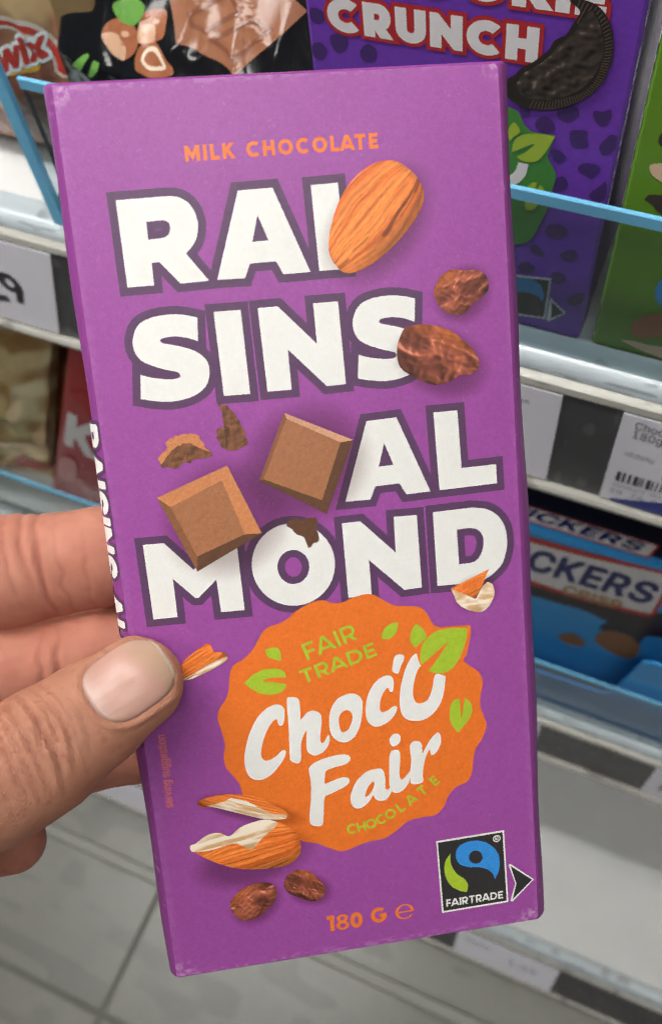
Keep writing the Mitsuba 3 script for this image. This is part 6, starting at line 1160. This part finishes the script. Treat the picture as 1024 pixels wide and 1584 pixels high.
# creases on the fingers behind, and the furrow pads between them
fing = (HV[:, 2] < -8)
for x0, y0, tilt, dep, w in ((-62.5, 0, -0.10, 0.75, 0.8), (-65.5, 2, -0.18, 0.5, 0.7), (-58.0, -2, -0.08, 0.3, 0.6), (-69.5, 3, -0.16, 0.3, 0.6), (-62.5, -27, 0.05, 0.8, 0.8), (-66.5, -27, 0.08, 0.4, 0.7), (-52.5, -2, 0.0, 0.22, 0.6)):
    dd = HV[:, 0] - x0 - tilt * (HV[:, 1] - y0) - 1.4 * (meshkit.noise(np.stack([HV[:, 1] * 0.3, 0 * s, 0 * s + x0], -1), 4) - 0.5)
    ext = np.clip(1.4 - np.abs(HV[:, 1] - y0) / 9.5, 0, 1) * fing
    disp -= dep * ext * (np.exp(-(dd / w) ** 2) - 0.35 * np.exp(-((np.abs(dd) - 1.6) / 1.0) ** 2))
rid = meshkit.noise(np.stack([HV[:, 0] * 1.5 + 0.8 * HV[:, 1], HV[:, 1] * 0.5, HV[:, 2] * 0.5], -1), 15)
disp += 0.06 * fing * (rid - 0.5)
HV2 = HV + HN * disp[:, None]
# skin tone: tan back of the thumb, pinker finger pads, red knuckle folds, freckles
def lerp(a, b, t): return np.array(a) * (1 - t[:, None]) + np.array(b) * t[:, None]
tone = meshkit.fbm(HV * 0.11, 4, 21); mott = meshkit.fbm(HV * 0.6, 3, 22)
col = lerp((0.360, 0.146, 0.088), (0.452, 0.202, 0.126), np.clip(tone * 1.6 - 0.3, 0, 1))
pink = np.clip((-6 - HV[:, 2]) / 8, 0, 1)
pc = lerp((0.425, 0.146, 0.094), (0.520, 0.220, 0.148), np.clip(tone * 1.8 - 0.4, 0, 1))
col = col * (1 - pink[:, None]) + pc * pink[:, None]
tip = near * np.clip(1 - (q - 1.0) / 0.5, 0, 1) * (q > 0.98)
col = col * (1 - 0.35 * tip[:, None]) + np.array([0.47, 0.215, 0.13]) * 0.35 * tip[:, None]
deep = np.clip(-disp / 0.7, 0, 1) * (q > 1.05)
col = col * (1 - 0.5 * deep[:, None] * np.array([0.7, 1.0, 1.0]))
col *= (0.93 + 0.14 * mott)[:, None]
fre = np.clip((meshkit.noise(HV * 0.9, 31) - 0.80) / 0.08, 0, 1) * top
col *= 1 - 0.25 * fre[:, None] * np.array([0.6, 1, 1])
def skin_bump(p, n, uv):
    x, y, z = p.x * 1000, p.y * 1000, p.z * 1000
    f, g, _ = voronoi((x + 0.7 * y) * 1.5, (z - 0.5 * x + 0.6 * y) * 1.5)
    return smoothstep(0.0, 0.35, g - f) * 0.6 + 0.8 * fbm(x * 2.2, y * 2.2, z * 2.2)
scene['m_skin'] = {'type': 'twosided', 'bsdf': {'type': 'bumpmap', 'arbitrary': proc(skin_bump, eps=1e-4), 'scale': 0.00028, 'bsdf':
                   {'type': 'principled', 'base_color': {'type': 'mesh_attribute', 'name': 'vertex_color'}, 'roughness': 0.44, 'specular': 0.45, 'sheen': 0.15}}}
tag('hand', 'left hand pinching the purple chocolate carton between thumb and fingers', 'hand')
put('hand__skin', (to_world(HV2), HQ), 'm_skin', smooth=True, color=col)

# thumbnail: a curved plate laid in its bed
na, nb = 61, 51
a, b = np.meshgrid(np.linspace(-1, 1, na), np.linspace(-1, 1, nb), indexing='ij')
r = np.maximum(np.abs(a), np.abs(b)); r3 = (np.abs(a) ** 3.0 + np.abs(b) ** 3.0) ** (1 / 3.0)
kk = np.where(r3 > 0, r / np.maximum(r3, 1e-9), 1)
A, Bq = a * kk, b * kk
sN, vN = NAIL_C[0] + NAIL_L * A, NAIL_C[1] + NAIL_W * Bq
P0 = np.array(TT) + sN[..., None] * AX + vN[..., None] * SD + 25 * THUMB_N
t = np.zeros(sN.shape)
for _ in range(60): t += 0.8 * np.clip(thumb_sdf(P0 - t[..., None] * THUMB_N), 0.0, 5)
P0 = P0 - t[..., None] * THUMB_N
n0 = normals_of(thumb_sdf, P0.reshape(-1, 3)).reshape(P0.shape)
edge = np.clip((1 - np.maximum(np.abs(a), np.abs(b))) / 0.10, 0, 1)
free = np.clip((-A - 0.72) / 0.28, 0, 1)
lift = -0.38 + 0.42 * edge ** 0.5 + 0.05 * np.sin(Bq * 26 + 0.8 * np.sin(A * 2)) * 0.25 + 0.30 * free
NV = P0 + n0 * lift[..., None]
mo = meshkit.fbm(np.stack([A * 2.5, Bq * 3, 0 * A], -1), 3, 41)
nc = np.array([0.500, 0.270, 0.215]) * (1 - mo[..., None] * 0.5) + np.array([0.53, 0.32, 0.26]) * mo[..., None] * 0.5 + np.array([0.05, 0.03, 0.02])
lun = np.clip((A - 0.62) / 0.22, 0, 1) * np.clip(1 - np.abs(Bq) / 0.8, 0, 1) ** 0.5
nc = nc * (1 - 0.45 * lun[..., None]) + np.array([0.58, 0.45, 0.40]) * 0.45 * lun[..., None]
yel = np.clip((-A - 0.30 - 0.25 * Bq) / 0.35, 0, 1)
nc = nc * (1 - 0.6 * yel[..., None]) + np.array([0.54, 0.385, 0.245]) * 0.6 * yel[..., None]
fe = np.clip((np.maximum(-A, 0) + 0.10 * Bq ** 2 - 0.895) / 0.03, 0, 1)
nc = nc * (1 - fe[..., None]) + np.array([0.72, 0.62, 0.46]) * fe[..., None]
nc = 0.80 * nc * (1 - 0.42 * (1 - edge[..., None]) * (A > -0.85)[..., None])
i, j = np.meshgrid(np.arange(na - 1), np.arange(nb - 1), indexing='ij')
NQ = np.stack([i * nb + j, (i + 1) * nb + j, (i + 1) * nb + j + 1, i * nb + j + 1], -1).reshape(-1, 4)
nn = np.cross(NV[1, 0] - NV[0, 0], NV[0, 1] - NV[0, 0])
mid = (na // 2) * nb + nb // 2
NVf = NV.reshape(-1, 3)
e1, e2 = NVf[mid + nb] - NVf[mid], NVf[mid + 1] - NVf[mid]
if np.cross(e1, e2) @ THUMB_N < 0: NQ = NQ[:, ::-1]
scene['m_nail'] = {'type': 'twosided', 'bsdf': {'type': 'principled', 'base_color': {'type': 'mesh_attribute', 'name': 'vertex_color'}, 'roughness': 0.36, 'specular': 0.42}}
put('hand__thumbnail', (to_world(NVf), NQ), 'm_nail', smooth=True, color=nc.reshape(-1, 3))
